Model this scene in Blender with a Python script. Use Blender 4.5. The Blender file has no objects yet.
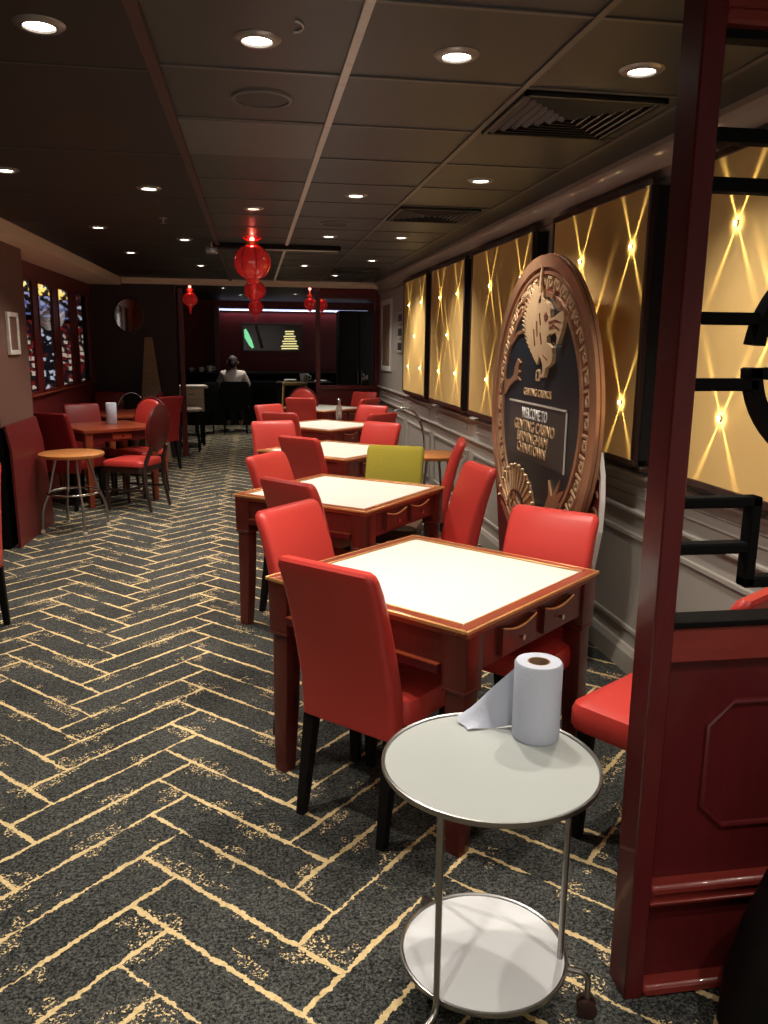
import bpy, bmesh, math, random
from mathutils import Vector, Matrix
random.seed(7)
PI = math.pi
SC = bpy.context.scene
COL = SC.collection

# ------------------------------------------------------------------ materials
def principled(name):
    m = bpy.data.materials.new(name)
    m.use_nodes = True
    return m, m.node_tree, m.node_tree.nodes['Principled BSDF']

def mat(name, col, rough=0.5, metal=0.0, var=0.0, scale=20.0, bump=0.0, coat=0.0, emit=None, es=0.0, trans=0.0, stretch=(1, 1, 1), spec=0.5, ior=1.45, sheen=0.0):
    m, nt, b = principled(name)
    b.inputs['Roughness'].default_value = rough
    b.inputs['Metallic'].default_value = metal
    b.inputs['Coat Weight'].default_value = coat
    b.inputs['Specular IOR Level'].default_value = spec
    b.inputs['Transmission Weight'].default_value = trans
    b.inputs['IOR'].default_value = ior
    b.inputs['Sheen Weight'].default_value = sheen
    if emit:
        b.inputs['Emission Color'].default_value = (*emit, 1)
        b.inputs['Emission Strength'].default_value = es
    tc = nt.nodes.new('ShaderNodeTexCoord')
    mp = nt.nodes.new('ShaderNodeMapping')
    mp.inputs['Scale'].default_value = stretch
    nt.links.new(tc.outputs['Object'], mp.inputs[0])
    nz = nt.nodes.new('ShaderNodeTexNoise')
    nz.inputs['Scale'].default_value = scale
    nz.inputs['Detail'].default_value = 4
    nt.links.new(mp.outputs[0], nz.inputs['Vector'])
    mx = nt.nodes.new('ShaderNodeMix'); mx.data_type = 'RGBA'
    lo = tuple(max(0, c * (1 - var)) for c in col); hi = tuple(min(1, c * (1 + var)) for c in col)
    mx.inputs[6].default_value = (*lo, 1); mx.inputs[7].default_value = (*hi, 1)
    nt.links.new(nz.outputs['Fac'], mx.inputs[0])
    nt.links.new(mx.outputs[2], b.inputs['Base Color'])
    if bump:
        bp = nt.nodes.new('ShaderNodeBump'); bp.inputs['Strength'].default_value = bump; bp.inputs['Distance'].default_value = 0.004
        nt.links.new(nz.outputs['Fac'], bp.inputs['Height']); nt.links.new(bp.outputs[0], b.inputs['Normal'])
    return m

class N:
    """small expression builder for shader maths"""
    nt = None
    def __init__(s, sock): s.s = sock
    @staticmethod
    def op(o, *a, clamp=False):
        n = N.nt.nodes.new('ShaderNodeMath'); n.operation = o; n.use_clamp = clamp
        for i, v in enumerate(a):
            if isinstance(v, N): N.nt.links.new(v.s, n.inputs[i])
            else: n.inputs[i].default_value = v
        return N(n.outputs[0])
    def __add__(s, o): return N.op('ADD', s, o)
    __radd__ = __add__
    def __sub__(s, o): return N.op('SUBTRACT', s, o)
    def __rsub__(s, o): return N.op('SUBTRACT', o, s)
    def __mul__(s, o): return N.op('MULTIPLY', s, o)
    __rmul__ = __mul__
    def __lt__(s, o): return N.op('LESS_THAN', s, o)
    def __gt__(s, o): return N.op('GREATER_THAN', s, o)
    def floor(s): return N.op('FLOOR', s)
    def fract(s): return N.op('FRACT', s)
    def mod(s, o): return N.op('FLOORED_MODULO', s, o)
    def min(s, o): return N.op('MINIMUM', s, o)
    def max(s, o): return N.op('MAXIMUM', s, o)
    def pick(s, a, b): return s * a + (1 - s) * b
    @staticmethod
    def noise(vec, scale, detail=2.0, rough=0.5, off=(0, 0, 0)):
        mp = N.nt.nodes.new('ShaderNodeMapping'); mp.inputs['Location'].default_value = off
        N.nt.links.new(vec, mp.inputs[0])
        n = N.nt.nodes.new('ShaderNodeTexNoise'); n.inputs['Scale'].default_value = scale
        n.inputs['Detail'].default_value = detail; n.inputs['Roughness'].default_value = rough
        N.nt.links.new(mp.outputs[0], n.inputs['Vector'])
        return N(n.outputs['Fac'])

def mixcol(fac, a, b):
    mx = N.nt.nodes.new('ShaderNodeMix'); mx.data_type = 'RGBA'
    N.nt.links.new(fac.s, mx.inputs[0])
    for i, v in ((6, a), (7, b)):
        if isinstance(v, tuple): mx.inputs[i].default_value = (*v, 1)
        else: N.nt.links.new(v, mx.inputs[i])
    return mx.outputs[2]

def carpet():
    m, nt, b = principled('herringbone_carpet')
    N.nt = nt
    g = nt.nodes.new('ShaderNodeNewGeometry'); pos = g.outputs['Position']
    sx = nt.nodes.new('ShaderNodeSeparateXYZ'); nt.links.new(pos, sx.inputs[0])
    x, y = N(sx.outputs[0]), N(sx.outputs[1])
    W = 0.1644; k = 1 / math.sqrt(2) / W
    jx = (N.noise(pos, 16, 3) - 0.5) * 0.10 + (N.noise(pos, 75, 2, 0.5, (3, 1, 0)) - 0.5) * 0.11
    jy = (N.noise(pos, 16, 3, 0.5, (9, 4, 2)) - 0.5) * 0.10 + (N.noise(pos, 75, 2, 0.5, (7, 7, 0)) - 0.5) * 0.11
    u = (x + y) * k - 0.61 + jx
    v = (y - x) * k + 0.09 + jy
    i, j = u.floor(), v.floor(); fu, fv = u - i, v - j
    mm = (i - j - 1).mod(8.0)
    hz = mm < 3.5
    e = lambda a: N.op('COMPARE', mm, a, 0.3)
    far = lambda c: (1 - c) * 9.0
    eu, ev = fu.min(1 - fu), fv.min(1 - fv)
    dh = ev.min(fu + far(e(0.0))).min((1 - fu) + far(e(3.0)))
    dv = eu.min(fv + far(e(7.0))).min((1 - fv) + far(e(4.0)))
    d = hz.pick(dh, dv)
    brk = N.noise(pos, 4.3, 3, 0.6, (1, 5, 0))
    wid = 0.02 + N.op('MULTIPLY', N.op('SUBTRACT', brk, 0.40), 0.26, clamp=False).max(-0.06).min(0.028) + (N.noise(pos, 26, 2, 0.6, (2, 8, 0)) - 0.5) * 0.10
    line = d < wid
    # worn speckles of gold near the seams
    patch = N.noise(pos, 5.0, 2, 0.5, (20, 3, 0)) > 0.57
    speck = (N.noise(pos, 120, 2, 0.6) > 0.56) * (d < 0.34) * patch * (N.noise(pos, 30, 2) > 0.48)
    gold = line.max(speck)
    fl = N.noise(pos, 210, 3, 0.7); fl2 = N.noise(pos, 38, 3, 0.6); fl3 = N.noise(pos, 2.2, 2, 0.5); fl4 = N.noise(pos, 105, 1, 0.5, (4, 4, 0))
    t = N.op('MULTIPLY', (fl - 0.44) * 2.2 + (fl4 - 0.5) * 1.6 + (fl2 - 0.5) * 0.9 + (fl3 - 0.5) * 0.5 + 0.16, 1.0, clamp=True)
    base = mixcol(t, (0.013, 0.014, 0.0135), (0.165, 0.168, 0.155))
    goldc = mixcol(N.noise(pos, 60, 2), (0.52, 0.36, 0.15), (0.92, 0.74, 0.42))
    nt.links.new(mixcol(gold, base, goldc), b.inputs['Base Color'])
    b.inputs['Roughness'].default_value = 0.95
    b.inputs['Specular IOR Level'].default_value = 0.1
    bp = nt.nodes.new('ShaderNodeBump'); bp.inputs['Strength'].default_value = 0.5; bp.inputs['Distance'].default_value = 0.004
    nt.links.new(fl.s, bp.inputs['Height']); nt.links.new(bp.outputs[0], b.inputs['Normal'])
    return m

def slot_screen(name, seed, a, bcol, c, strength):
    """backlit display of blocky coloured symbols"""
    m, nt, b = principled(name); N.nt = nt
    tc = nt.nodes.new('ShaderNodeTexCoord')
    mp = nt.nodes.new('ShaderNodeMapping'); mp.inputs['Location'].default_value = (seed, seed * 1.7, seed * 0.3)
    nt.links.new(tc.outputs['Object'], mp.inputs[0])
    vo = nt.nodes.new('ShaderNodeTexVoronoi'); vo.distance = 'CHEBYCHEV'; vo.inputs['Scale'].default_value = 23
    nt.links.new(mp.outputs[0], vo.inputs['Vector'])
    sp = nt.nodes.new('ShaderNodeSeparateColor'); nt.links.new(vo.outputs['Color'], sp.inputs[0])
    r, g2, bl = N(sp.outputs[0]), N(sp.outputs[1]), N(sp.outputs[2])
    c1 = mixcol(r > 0.55, a, bcol)
    c2 = mixcol(g2 > 0.72, c1, c)
    c3 = mixcol(bl > 0.52, c2, (0.01, 0.008, 0.01))
    nt.links.new(c3, b.inputs['Emission Color']); b.inputs['Emission Strength'].default_value = strength
    b.inputs['Base Color'].default_value = (0.01, 0.01, 0.01, 1); b.inputs['Roughness'].default_value = 0.15
    return m

M = {}
M['carpet'] = carpet()
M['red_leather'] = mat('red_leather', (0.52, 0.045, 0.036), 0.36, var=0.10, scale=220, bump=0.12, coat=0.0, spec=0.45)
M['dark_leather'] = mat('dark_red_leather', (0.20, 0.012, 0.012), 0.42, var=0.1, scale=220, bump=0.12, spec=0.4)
M['mahogany'] = mat('mahogany', (0.105, 0.017, 0.012), 0.30, var=0.28, scale=9, stretch=(6, 6, 1), coat=0.25, spec=0.45)
M['mahogany_lit'] = mat('mahogany_rail_lit', (0.19, 0.024, 0.018), 0.32, var=0.2, scale=9, stretch=(1, 6, 6), coat=0.2)  # rails share the panel's wood; the light on them is put into this colour
M['mahogany_dark'] = mat('mahogany_dark', (0.085, 0.009, 0.010), 0.34, var=0.25, scale=8, stretch=(6, 6, 1), coat=0.15, spec=0.4)
M['gilt'] = mat('worn_gold_edge', (0.62, 0.30, 0.11), 0.32, var=0.25, scale=40, metal=0.35)
M['rim_wood'] = mat('red_brown_rim', (0.24, 0.045, 0.018), 0.32, var=0.3, scale=12, coat=0.3)
M['baize'] = mat('cream_table_surface', (0.62, 0.65, 0.60), 0.5, var=0.03, scale=30)
M['black_wood'] = mat('black_lacquer', (0.010, 0.009, 0.009), 0.55, var=0.2, scale=15, spec=0.12)
M['black_matt'] = mat('matt_black', (0.004, 0.004, 0.004), 0.8, var=0.2, scale=15, spec=0.1)
M['chrome'] = mat('chrome', (0.62, 0.60, 0.57), 0.16, metal=1.0, var=0.05)
M['steel'] = mat('brushed_steel', (0.36, 0.35, 0.34), 0.32, metal=1.0, var=0.1, scale=60, stretch=(1, 1, 8))
M['tray'] = mat('pale_grey_tray', (0.40, 0.425, 0.41), 0.42, var=0.03, scale=6)
M['tray_low'] = mat('white_tray', (0.74, 0.76, 0.78), 0.4, var=0.03, scale=6)
M['paper'] = mat('blue_paper_towel', (0.52, 0.55, 0.645), 0.9, var=0.05, scale=160, bump=0.25, spec=0.1)
M['card'] = mat('cardboard_core', (0.30, 0.19, 0.11), 0.9, var=0.15, scale=60)
M['orange_wood'] = mat('orange_beech', (0.52, 0.20, 0.055), 0.35, var=0.2, scale=10, stretch=(1, 9, 1), coat=0.3)
M['olive'] = mat('olive_fabric', (0.30, 0.255, 0.035), 0.9, var=0.22, scale=130, bump=0.4, spec=0.15)
M['brown_seat'] = mat('brown_seat_fabric', (0.09, 0.045, 0.028), 0.8, var=0.2, scale=100, bump=0.2)
M['pale_wood'] = mat('yellow_birch', (0.62, 0.42, 0.14), 0.4, var=0.15, scale=12)
M['wall'] = mat('taupe_wall_paint', (0.42, 0.39, 0.35), 0.5, var=0.05, scale=4)
M['cornice'] = mat('brown_cornice_paint', (0.33, 0.265, 0.225), 0.36, var=0.05, scale=5)
M['ceil'] = mat('charcoal_ceiling_tile', (0.042, 0.0415, 0.041), 0.40, var=0.12, scale=3)
M['ceil_dark'] = mat('black_ceiling_paint', (0.009, 0.009, 0.0085), 0.5, var=0.15, scale=3)
M['ceil_pale'] = mat('grey_ceiling_tile', (0.105, 0.102, 0.098), 0.4, var=0.18, scale=4)
M['tbar'] = mat('grey_ceiling_bar', (0.66, 0.62, 0.58), 0.35, var=0.25, scale=25)
M['tbar_dark'] = mat('dark_ceiling_bar', (0.11, 0.10, 0.095), 0.35, var=0.25, scale=12)
M['maroon'] = mat('maroon_trim', (0.055, 0.012, 0.012), 0.4, var=0.1)
M['gold_panel'] = mat('gold_panel_fabric', (0.70, 0.47, 0.185), 0.9, var=0.05, scale=3, spec=0.0)
M['frame'] = mat('dark_brown_frame', (0.030, 0.013, 0.010), 0.35, var=0.2, scale=10)
M['frame_black'] = mat('black_box_side', (0.008, 0.007, 0.007), 0.5, var=0.2, scale=10)
M['beige'] = mat('beige_bulkhead_paint', (0.80, 0.65, 0.52), 0.6, var=0.04)
M['pillar'] = mat('brown_pillar_paint', (0.155, 0.080, 0.062), 0.6, var=0.05)
M['darkwall'] = mat('dark_brown_wall', (0.030, 0.014, 0.013), 0.55, var=0.15)
M['redwall'] = mat('deep_red_wall', (0.20, 0.018, 0.020), 0.5, var=0.12, scale=2)
M['redframe'] = mat('dark_red_joinery', (0.13, 0.014, 0.014), 0.4, var=0.15)
M['copper'] = mat('copper_print', (0.56, 0.32, 0.19), 0.36, metal=0.7, var=0.18, scale=14)
M['copper_dark'] = mat('dark_copper_print', (0.20, 0.058, 0.038), 0.42, metal=0.2, var=0.2, scale=10)
M['pale_gold'] = mat('pale_gold_print', (0.66, 0.46, 0.27), 0.4, metal=0.25, var=0.15, scale=25)
M['navy'] = mat('navy_print', (0.010, 0.016, 0.024), 0.42, var=0.2, scale=3)
M['grey_print'] = mat('grey_box_print', (0.045, 0.042, 0.042), 0.45, var=0.1, scale=3)
M['white'] = mat('white_card', (0.75, 0.74, 0.72), 0.5, var=0.03)
M['offwhite'] = mat('off_white', (0.60, 0.55, 0.48), 0.5, var=0.05)
M['scales'] = mat('brown_scale_print', (0.16, 0.030, 0.022), 0.4, var=0.55, scale=9, stretch=(1, 3, 1))
M['lantern'] = mat('red_lantern_gloss', (0.62, 0.012, 0.014), 0.16, var=0.1, coat=1.0, emit=(0.9, 0.03, 0.025), es=0.14)
M['lantern_gold'] = mat('lantern_gold', (0.75, 0.35, 0.15), 0.3, metal=0.6)
M['lamp'] = mat('lamp_lens', (0.9, 0.9, 0.9), 0.5, emit=(1.0, 0.93, 0.80), es=14)
M['lamp_dim'] = mat('lamp_lens_amber', (0.9, 0.8, 0.7), 0.5, emit=(1.0, 0.62, 0.40), es=4)
M['lamp_pink'] = mat('pink_lamp_glow', (1, 0.5, 0.4), 0.4, emit=(1.0, 0.32, 0.26), es=2.5)
M['ring'] = mat('downlight_ring', (0.30, 0.28, 0.26), 0.3, metal=0.6)
M['spark'] = mat('wall_spot_lens', (1, 1, 1), 0.4, emit=(1.0, 0.90, 0.62), es=22)
M['led'] = mat('led_strip_glow', (1, 1, 1), 0.5, emit=(0.55, 0.64, 1.0), es=1.1)
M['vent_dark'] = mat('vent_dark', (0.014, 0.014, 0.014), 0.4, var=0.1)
M['vent_lit'] = mat('vent_slat_lit', (0.42, 0.38, 0.35), 0.4, var=0.1)  # slats of the lit half, with that light put into their colour
M['speaker'] = mat('speaker_grille', (0.055, 0.050, 0.048), 0.6, var=0.35, scale=400)
M['skin'] = mat('skin', (0.50, 0.28, 0.20), 0.5, var=0.06, scale=12)
M['hair'] = mat('dark_hair', (0.035, 0.022, 0.018), 0.7, var=0.3, scale=60)
M['shirt'] = mat('white_shirt', (0.62, 0.55, 0.52), 0.8, var=0.05, scale=20)
M['trousers'] = mat('black_trousers', (0.012, 0.012, 0.014), 0.8)
M['speckle'] = mat('speckled_brown_cloth', (0.30, 0.20, 0.13), 0.7, var=0.7, scale=70)
M['bag'] = mat('black_bag_leather', (0.004, 0.004, 0.004), 0.55, var=0.2, scale=40, bump=0.2, spec=0.2)
M['glass'] = mat('clear_glass', (0.9, 0.9, 0.9), 0.03, trans=1.0, ior=1.12)
M['bottle'] = mat('bottle_glass', (0.85, 0.87, 0.86), 0.05, trans=0.85, ior=1.4)
M['mirror'] = mat('mirror', (0.75, 0.72, 0.72), 0.04, metal=1.0)
M['green_glow'] = mat('green_lit_shape', (0.1, 0.3, 0.15), 0.5, emit=(0.22, 0.75, 0.36), es=0.9)
M['yellow_glow'] = mat('gold_lit_shape', (0.3, 0.25, 0.1), 0.5, emit=(0.95, 0.85, 0.36), es=0.9)
M['blackscreen'] = mat('black_screen', (0.010, 0.008, 0.008), 0.15)
M['sign_yellow'] = slot_screen('topper_yellow', 2.0, (1.0, 0.72, 0.18), (1.0, 0.90, 0.55), (1.0, 0.55, 0.1), 1.5)
M['sign_blue'] = slot_screen('topper_blue', 5.0, (0.15, 0.20, 0.50), (0.45, 0.35, 0.60), (0.55, 0.60, 0.9), 0.6)
M['screen_red'] = slot_screen('screen_red', 9.0, (0.22, 0.012, 0.012), (0.02, 0.006, 0.012), (0.8, 0.62, 0.50), 0.7)
M['screen_mixed'] = slot_screen('screen_mixed', 14.0, (0.008, 0.008, 0.012), (0.10, 0.015, 0.015), (0.75, 0.80, 0.95), 0.7)

# ------------------------------------------------------------------ mesh helpers
class MB:
    def __init__(s): s.bm = bmesh.new()
    def box(s, c, d, bevel=0.0, seg=2, rz=0.0, rx=0.0, ry=0.0):
        g = bmesh.ops.create_cube(s.bm, size=1.0)
        vs = g['verts']
        R = Matrix.Rotation(rz, 4, 'Z') @ Matrix.Rotation(ry, 4, 'Y') @ Matrix.Rotation(rx, 4, 'X')
        T = Matrix.Translation(c) @ R @ Matrix.Diagonal((d[0], d[1], d[2], 1))
        bmesh.ops.transform(s.bm, matrix=T, verts=vs)
        if bevel:
            es = list({e for v in vs for e in v.link_edges})
            bmesh.ops.bevel(s.bm, geom=es, offset=bevel, segments=seg, affect='EDGES', profile=0.5)
        return s
    def loft(s, rings, cap=True, closed=True):
        rs = [[s.bm.verts.new(p) for p in r] for r in rings]
        n = len(rs[0])
        for a, b in zip(rs, rs[1:]):
            for i in range(n if closed else n - 1):
                j = (i + 1) % n
                s.bm.faces.new((a[i], a[j], b[j], b[i]))
        if cap:
            s.bm.faces.new(rs[0][::-1]); s.bm.faces.new(rs[-1])
        return s
    def lathe(s, prof, c=(0, 0, 0), n=32, cap=True):
        rings = [[(c[0] + r * math.cos(2 * PI * i / n), c[1] + r * math.sin(2 * PI * i / n), c[2] + z) for i in range(n)] for r, z in prof]
        return s.loft(rings, cap)
    def tube(s, pts, r, n=10, closed=False, cap=True):
        P = [Vector(p) for p in pts]; L = len(P)
        rad = r if isinstance(r, (list, tuple)) else [r] * L
        rings, up = [], None
        for i, p in enumerate(P):
            if closed: t = P[(i + 1) % L] - P[i - 1]
            else: t = P[min(i + 1, L - 1)] - P[max(i - 1, 0)]
            t.normalize()
            if up is None:
                up = Vector((0, 0, 1)) if abs(t.z) < 0.9 else Vector((1, 0, 0))
            a = t.cross(up).normalized(); b = a.cross(t).normalized(); up = b
            rings.append([p + (a * math.cos(2 * PI * k / n) + b * math.sin(2 * PI * k / n)) * rad[i] for k in range(n)])
        if closed: rings.append(rings[0]); cap = False
        return s.loft(rings, cap)
    def prism(s, poly, depth, fr=None):
        """2-D outline extruded by depth; fr maps (a, b, c) to a point"""
        fr = fr or (lambda a, b, c: (a, b, c))
        lo = [s.bm.verts.new(fr(a, b, 0)) for a, b in poly]; hi = [s.bm.verts.new(fr(a, b, depth)) for a, b in poly]
        n = len(poly)
        f1 = s.bm.faces.new(lo[::-1]); f2 = s.bm.faces.new(hi)
        for i in range(n): s.bm.faces.new((lo[i], lo[(i + 1) % n], hi[(i + 1) % n], hi[i]))
        f1.normal_update(); f2.normal_update()
        bmesh.ops.triangulate(s.bm, faces=[f1, f2], ngon_method='EAR_CLIP')
        return s
    def build(s, name, material, parent=None, smooth=True, angle=38):
        bmesh.ops.remove_doubles(s.bm, verts=s.bm.verts, dist=1e-6)
        bmesh.ops.recalc_face_normals(s.bm, faces=s.bm.faces)
        me = bpy.data.meshes.new(name); s.bm.to_mesh(me); s.bm.free()
        me.materials.append(M[material] if isinstance(material, str) else material)
        if smooth:
            me.polygons.foreach_set('use_smooth', [True] * len(me.polygons))
            me.set_sharp_from_angle(angle=math.radians(angle))
        o = bpy.data.objects.new(name, me); COL.objects.link(o)
        if parent: o.parent = parent
        return o

def tag(o, label, cat, group=None):
    o['label'] = label; o['category'] = cat
    if group: o['group'] = group
    return o
def empty(name, loc, rz=0.0, label=None, cat=None, group=None):
    o = bpy.data.objects.new(name, None); COL.objects.link(o)
    o.location = loc; o.rotation_euler = (0, 0, rz); o.empty_display_size = 0.1
    if label: tag(o, label, cat, group)
    return o
KIDS = {}
def dup(root, loc, rz, label=None, group=None, leather=None):
    def cp(o, par):
        c = o.copy(); COL.objects.link(c)
        if par: c.parent = par
        if leather and c.type == 'MESH' and c.data.materials[0].name in ('red_leather', 'dark_red_leather') and c.data.materials[0] != M[leather]:
            c.data = c.data.copy(); c.data.materials[0] = M[leather]
        for ch in [k for k in list(o.children)]: cp(ch, c)
        return c
    r = cp(root, None)
    r.location = loc; r.rotation_euler = (0, 0, rz)
    if label: r['label'] = label
    if group: r['group'] = group
    return r
def struct(o): o['kind'] = 'structure'; return o
def rrect(w, t, r, cx=0.0, cy=0.0, z=0.0, n=4):
    """rounded rectangle ring in xy"""
    out = []
    for qx, qy, a0 in ((1, 1, 0), (-1, 1, 90), (-1, -1, 180), (1, -1, 270)):
        for k in range(n + 1):
            a = math.radians(a0 + 90 * k / n)
            out.append((cx + qx * (w / 2 - r) + r * math.cos(a), cy + qy * (t / 2 - r) + r * math.sin(a), z))
    return out

# ------------------------------------------------------------------ the room shell
CEIL = 2.45
WX = 1.83          # right wall
def slab(name, x0, x1, y0, y1, z0, z1, m):
    return struct(MB().box(((x0 + x1) / 2, (y0 + y1) / 2, (z0 + z1) / 2), (x1 - x0, y1 - y0, z1 - z0)).build(name, m, smooth=False))

slab('floor', -4.6, 3.2, -3.1, 18.2, -0.1, 0.0, 'carpet')
slab('ceiling', -0.285, 1.95, -3.1, 11.7, CEIL, CEIL + 0.1, 'ceil')
slab('ceiling.001', -4.6, -0.285, -3.1, 11.7, CEIL, CEIL + 0.1, 'ceil_dark')
slab('ceiling.002', -4.6, 3.2, 11.7, 18.2, CEIL, CEIL + 0.1, 'ceil_dark')
slab('wall_right', WX, WX + 0.12, -3.1, 12.1, 0.0, CEIL, 'wall')
slab('wall_right.001', 3.1, 3.2, 12.0, 18.2, 0.0, CEIL, 'darkwall')
slab('wall_left', -2.55, -2.4, -3.0, 6.5, 0.0, CEIL, 'darkwall')
slab('wall_far', -4.6, 3.2, 17.5, 17.6, 0.0, CEIL, 'redwall')
slab('wall_left.001', -4.6, -4.5, 6.5, 18.2, 0.0, CEIL, 'darkwall')
slab('wall_end', -2.15, -1.04, 11.72, 11.84, 0.0, CEIL, 'darkwall')
slab('wall_left.002', -4.6, -2.55, 6.38, 6.5, 0.0, CEIL, 'darkwall')
slab('wall_left.003', -2.3, -2.2, 11.84, 15.2, 0.0, CEIL, 'darkwall')

# pillar on the left: painted above, black cladding below
p = MB().box((-2.15, 6.98, (0.95 + CEIL) / 2), (0.5, 0.94, CEIL - 0.95)).build('pillar', 'pillar', smooth=False); struct(p)
p = MB().box((-2.15, 6.98, 0.475), (0.49, 0.93, 0.95)).build('pillar.001', 'black_matt', smooth=False); struct(p)

# left beige bulkhead, far beige beam
b = MB()
b.box((-2.2, 2.2, CEIL - 0.05), (0.92, 19.0, 0.10))
struct(b.build('trim_1', 'beige', smooth=False))
b = MB()
b.box((0.05, 11.74, CEIL - 0.04), (3.56, 0.10, 0.08)); b.box((0.05, 11.68, CEIL - 0.015), (3.56, 0.05, 0.03), 0.008)
struct(b.build('trim_2', 'beige', smooth=False))
# maroon edge of the tiled ceiling
struct(MB().box((-0.285, 4.3, CEIL - 0.012), (0.035, 14.7, 0.024)).build('trim_3', 'maroon', smooth=False))
# ceiling grid bars
b = MB(); b.box((0.31, 4.3, CEIL - 0.004), (0.026, 14.7, 0.010)); struct(b.build('trim_4', 'tbar', smooth=False))
b = MB()
for x in (0.915, 1.515): b.box((x, 4.3, CEIL - 0.003), (0.022, 14.7, 0.008))
struct(b.build('trim_5', 'tbar_dark', smooth=False))
b = MB()
for k in range(-9, 15): b.box((0.615, 2.83 + 0.6 * k, CEIL - 0.002), (1.80, 0.016, 0.006))
struct(b.build('trim_6', 'tbar_dark', smooth=False))
b = MB()
for k in range(-4, 8): b.box((-1.0, 2.9 + 1.2 * k, CEIL - 0.001), (1.4, 0.012, 0.004))
struct(b.build('trim_7', 'ceil', smooth=False))
# one paler tile
struct(MB().box((0.012, 3.73, CEIL - 0.003), (0.56, 0.575, 0.006)).build('ceiling.003', 'ceil_pale', smooth=False))

# cornice along the right wall
prof = [(1.83, 2.45), (1.70, 2.45), (1.70, 2.425), (1.715, 2.42), (1.735, 2.405), (1.752, 2.38), (1.765, 2.36), (1.785, 2.352), (1.795, 2.33), (1.81, 2.325), (1.81, 2.30), (1.83, 2.30)]
b = MB(); b.prism(prof, 15.0, lambda a, c, d: (a, -3.0 + d, c)); struct(b.build('trim_8', 'cornice', angle=20))
# wainscot rails and skirting, running the length of the right wall
def rail(name, z0, z1, proj, m='wall', y0=-3.0, y1=12.0):
    h = z1 - z0
    pr = [(WX, z0), (WX - proj * 0.5, z0), (WX - proj * 0.6, z0 + h * 0.2), (WX - proj, z0 + h * 0.45), (WX - proj, z0 + h * 0.75), (WX - proj * 0.7, z1), (WX, z1)]
    b = MB(); b.prism(pr, y1 - y0, lambda a, c, d: (a, y0 + d, c)); return struct(b.build(name, m, angle=25))
rail('trim_9', 0.975, 1.01, 0.035)
rail('trim_10', 0.795, 0.83, 0.028)
pr = [(WX, 0), (WX - 0.024, 0), (WX - 0.024, 0.10), (WX - 0.017, 0.115), (WX - 0.012, 0.13), (WX, 0.135)]
b = MB(); b.prism(pr, 15.0, lambda a, c, d: (a, -3.0 + d, c)); struct(b.build('baseboard_right', 'wall', angle=25))
# panel mouldings on the dado, one rectangle a bay
BAYS = [(0.35, 1.55), (1.90, 3.25), (3.48, 4.85), (5.05, 6.60), (6.80, 8.12), (8.35, 9.60), (9.85, 11.70)]
def mould(b, y0, y1, z0, z1, w=0.028, pj=0.016):
    for (cy, cz, dy, dz) in (((y0 + y1) / 2, z0, y1 - y0, w), ((y0 + y1) / 2, z1, y1 - y0, w), (y0, (z0 + z1) / 2, w, z1 - z0 + w), (y1, (z0 + z1) / 2, w, z1 - z0 + w)):
        b.box((WX - pj / 2 + 0.002, cy, cz), (pj, dy, dz), 0.005, 1)
b = MB()
for y0, y1 in BAYS:
    mould(b, y0, y1, 0.22, 0.695); mould(b, y0 + 0.05, y1 - 0.05, 0.885, 0.935, 0.014, 0.010)
struct(b.build('trim_11', 'wall', angle=25))

# ------------------------------------------------------------------ gold light panels on the right wall
GX = 1.735
BE = 26.0; BH = 0.032; SGN = 1.0
def beam(x, y, z, e):
    """one fitting throws four narrow blades of light, two up and two down, along the panel"""
    l = bpy.data.lights.new('beam_lamp', 'POINT'); l.energy = e; l.color = (1.0, 0.82, 0.40); l.shadow_soft_size = 0.002
    l.use_nodes = True; nt = l.node_tree; N.nt = nt
    em = nt.nodes['Emission']
    g = nt.nodes.new('ShaderNodeNewGeometry'); sx = nt.nodes.new('ShaderNodeSeparateXYZ'); nt.links.new(g.outputs['Incoming'], sx.inputs[0])
    dx = N(sx.outputs[0]) * SGN; dy, dz = (N.op('ABSOLUTE', N(o)) for o in sx.outputs[1:])
    h = BH
    phi = N.op('ARCTAN2', dy, dz)
    q = (phi - math.radians(29)) * (1 / math.radians(3.4))
    lobe = N.op('EXPONENT', (q * q) * -1.0)
    # reach along the panel, d, of a ray leaving at this tilt; the optic evens the blade out to fade as 1/(d + 0.07)
    d = N.op('DIVIDE', N.op('SQRT', dy * dy + dz * dz) * h, dx.max(0.001))
    r2 = d * d + h * h
    even = N.op('DIVIDE', N.op('POWER', r2, 1.5) * 0.165, N.op('POWER', d + 0.12, 2.3) * h)
    cut = N.op('SUBTRACT', 1.0, d * (1 / 0.55), clamp=True)
    core = N.op('EXPONENT', d * d * (-1 / (0.030 * 0.030))) * 0.9
    out = (lobe + core) * even * cut * (dx > 0.01)
    nt.links.new(out.s, em.inputs['Strength'])
    o = bpy.data.objects.new('beam_lamp', l); COL.objects.link(o); o.location = (x, y, z)
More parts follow.
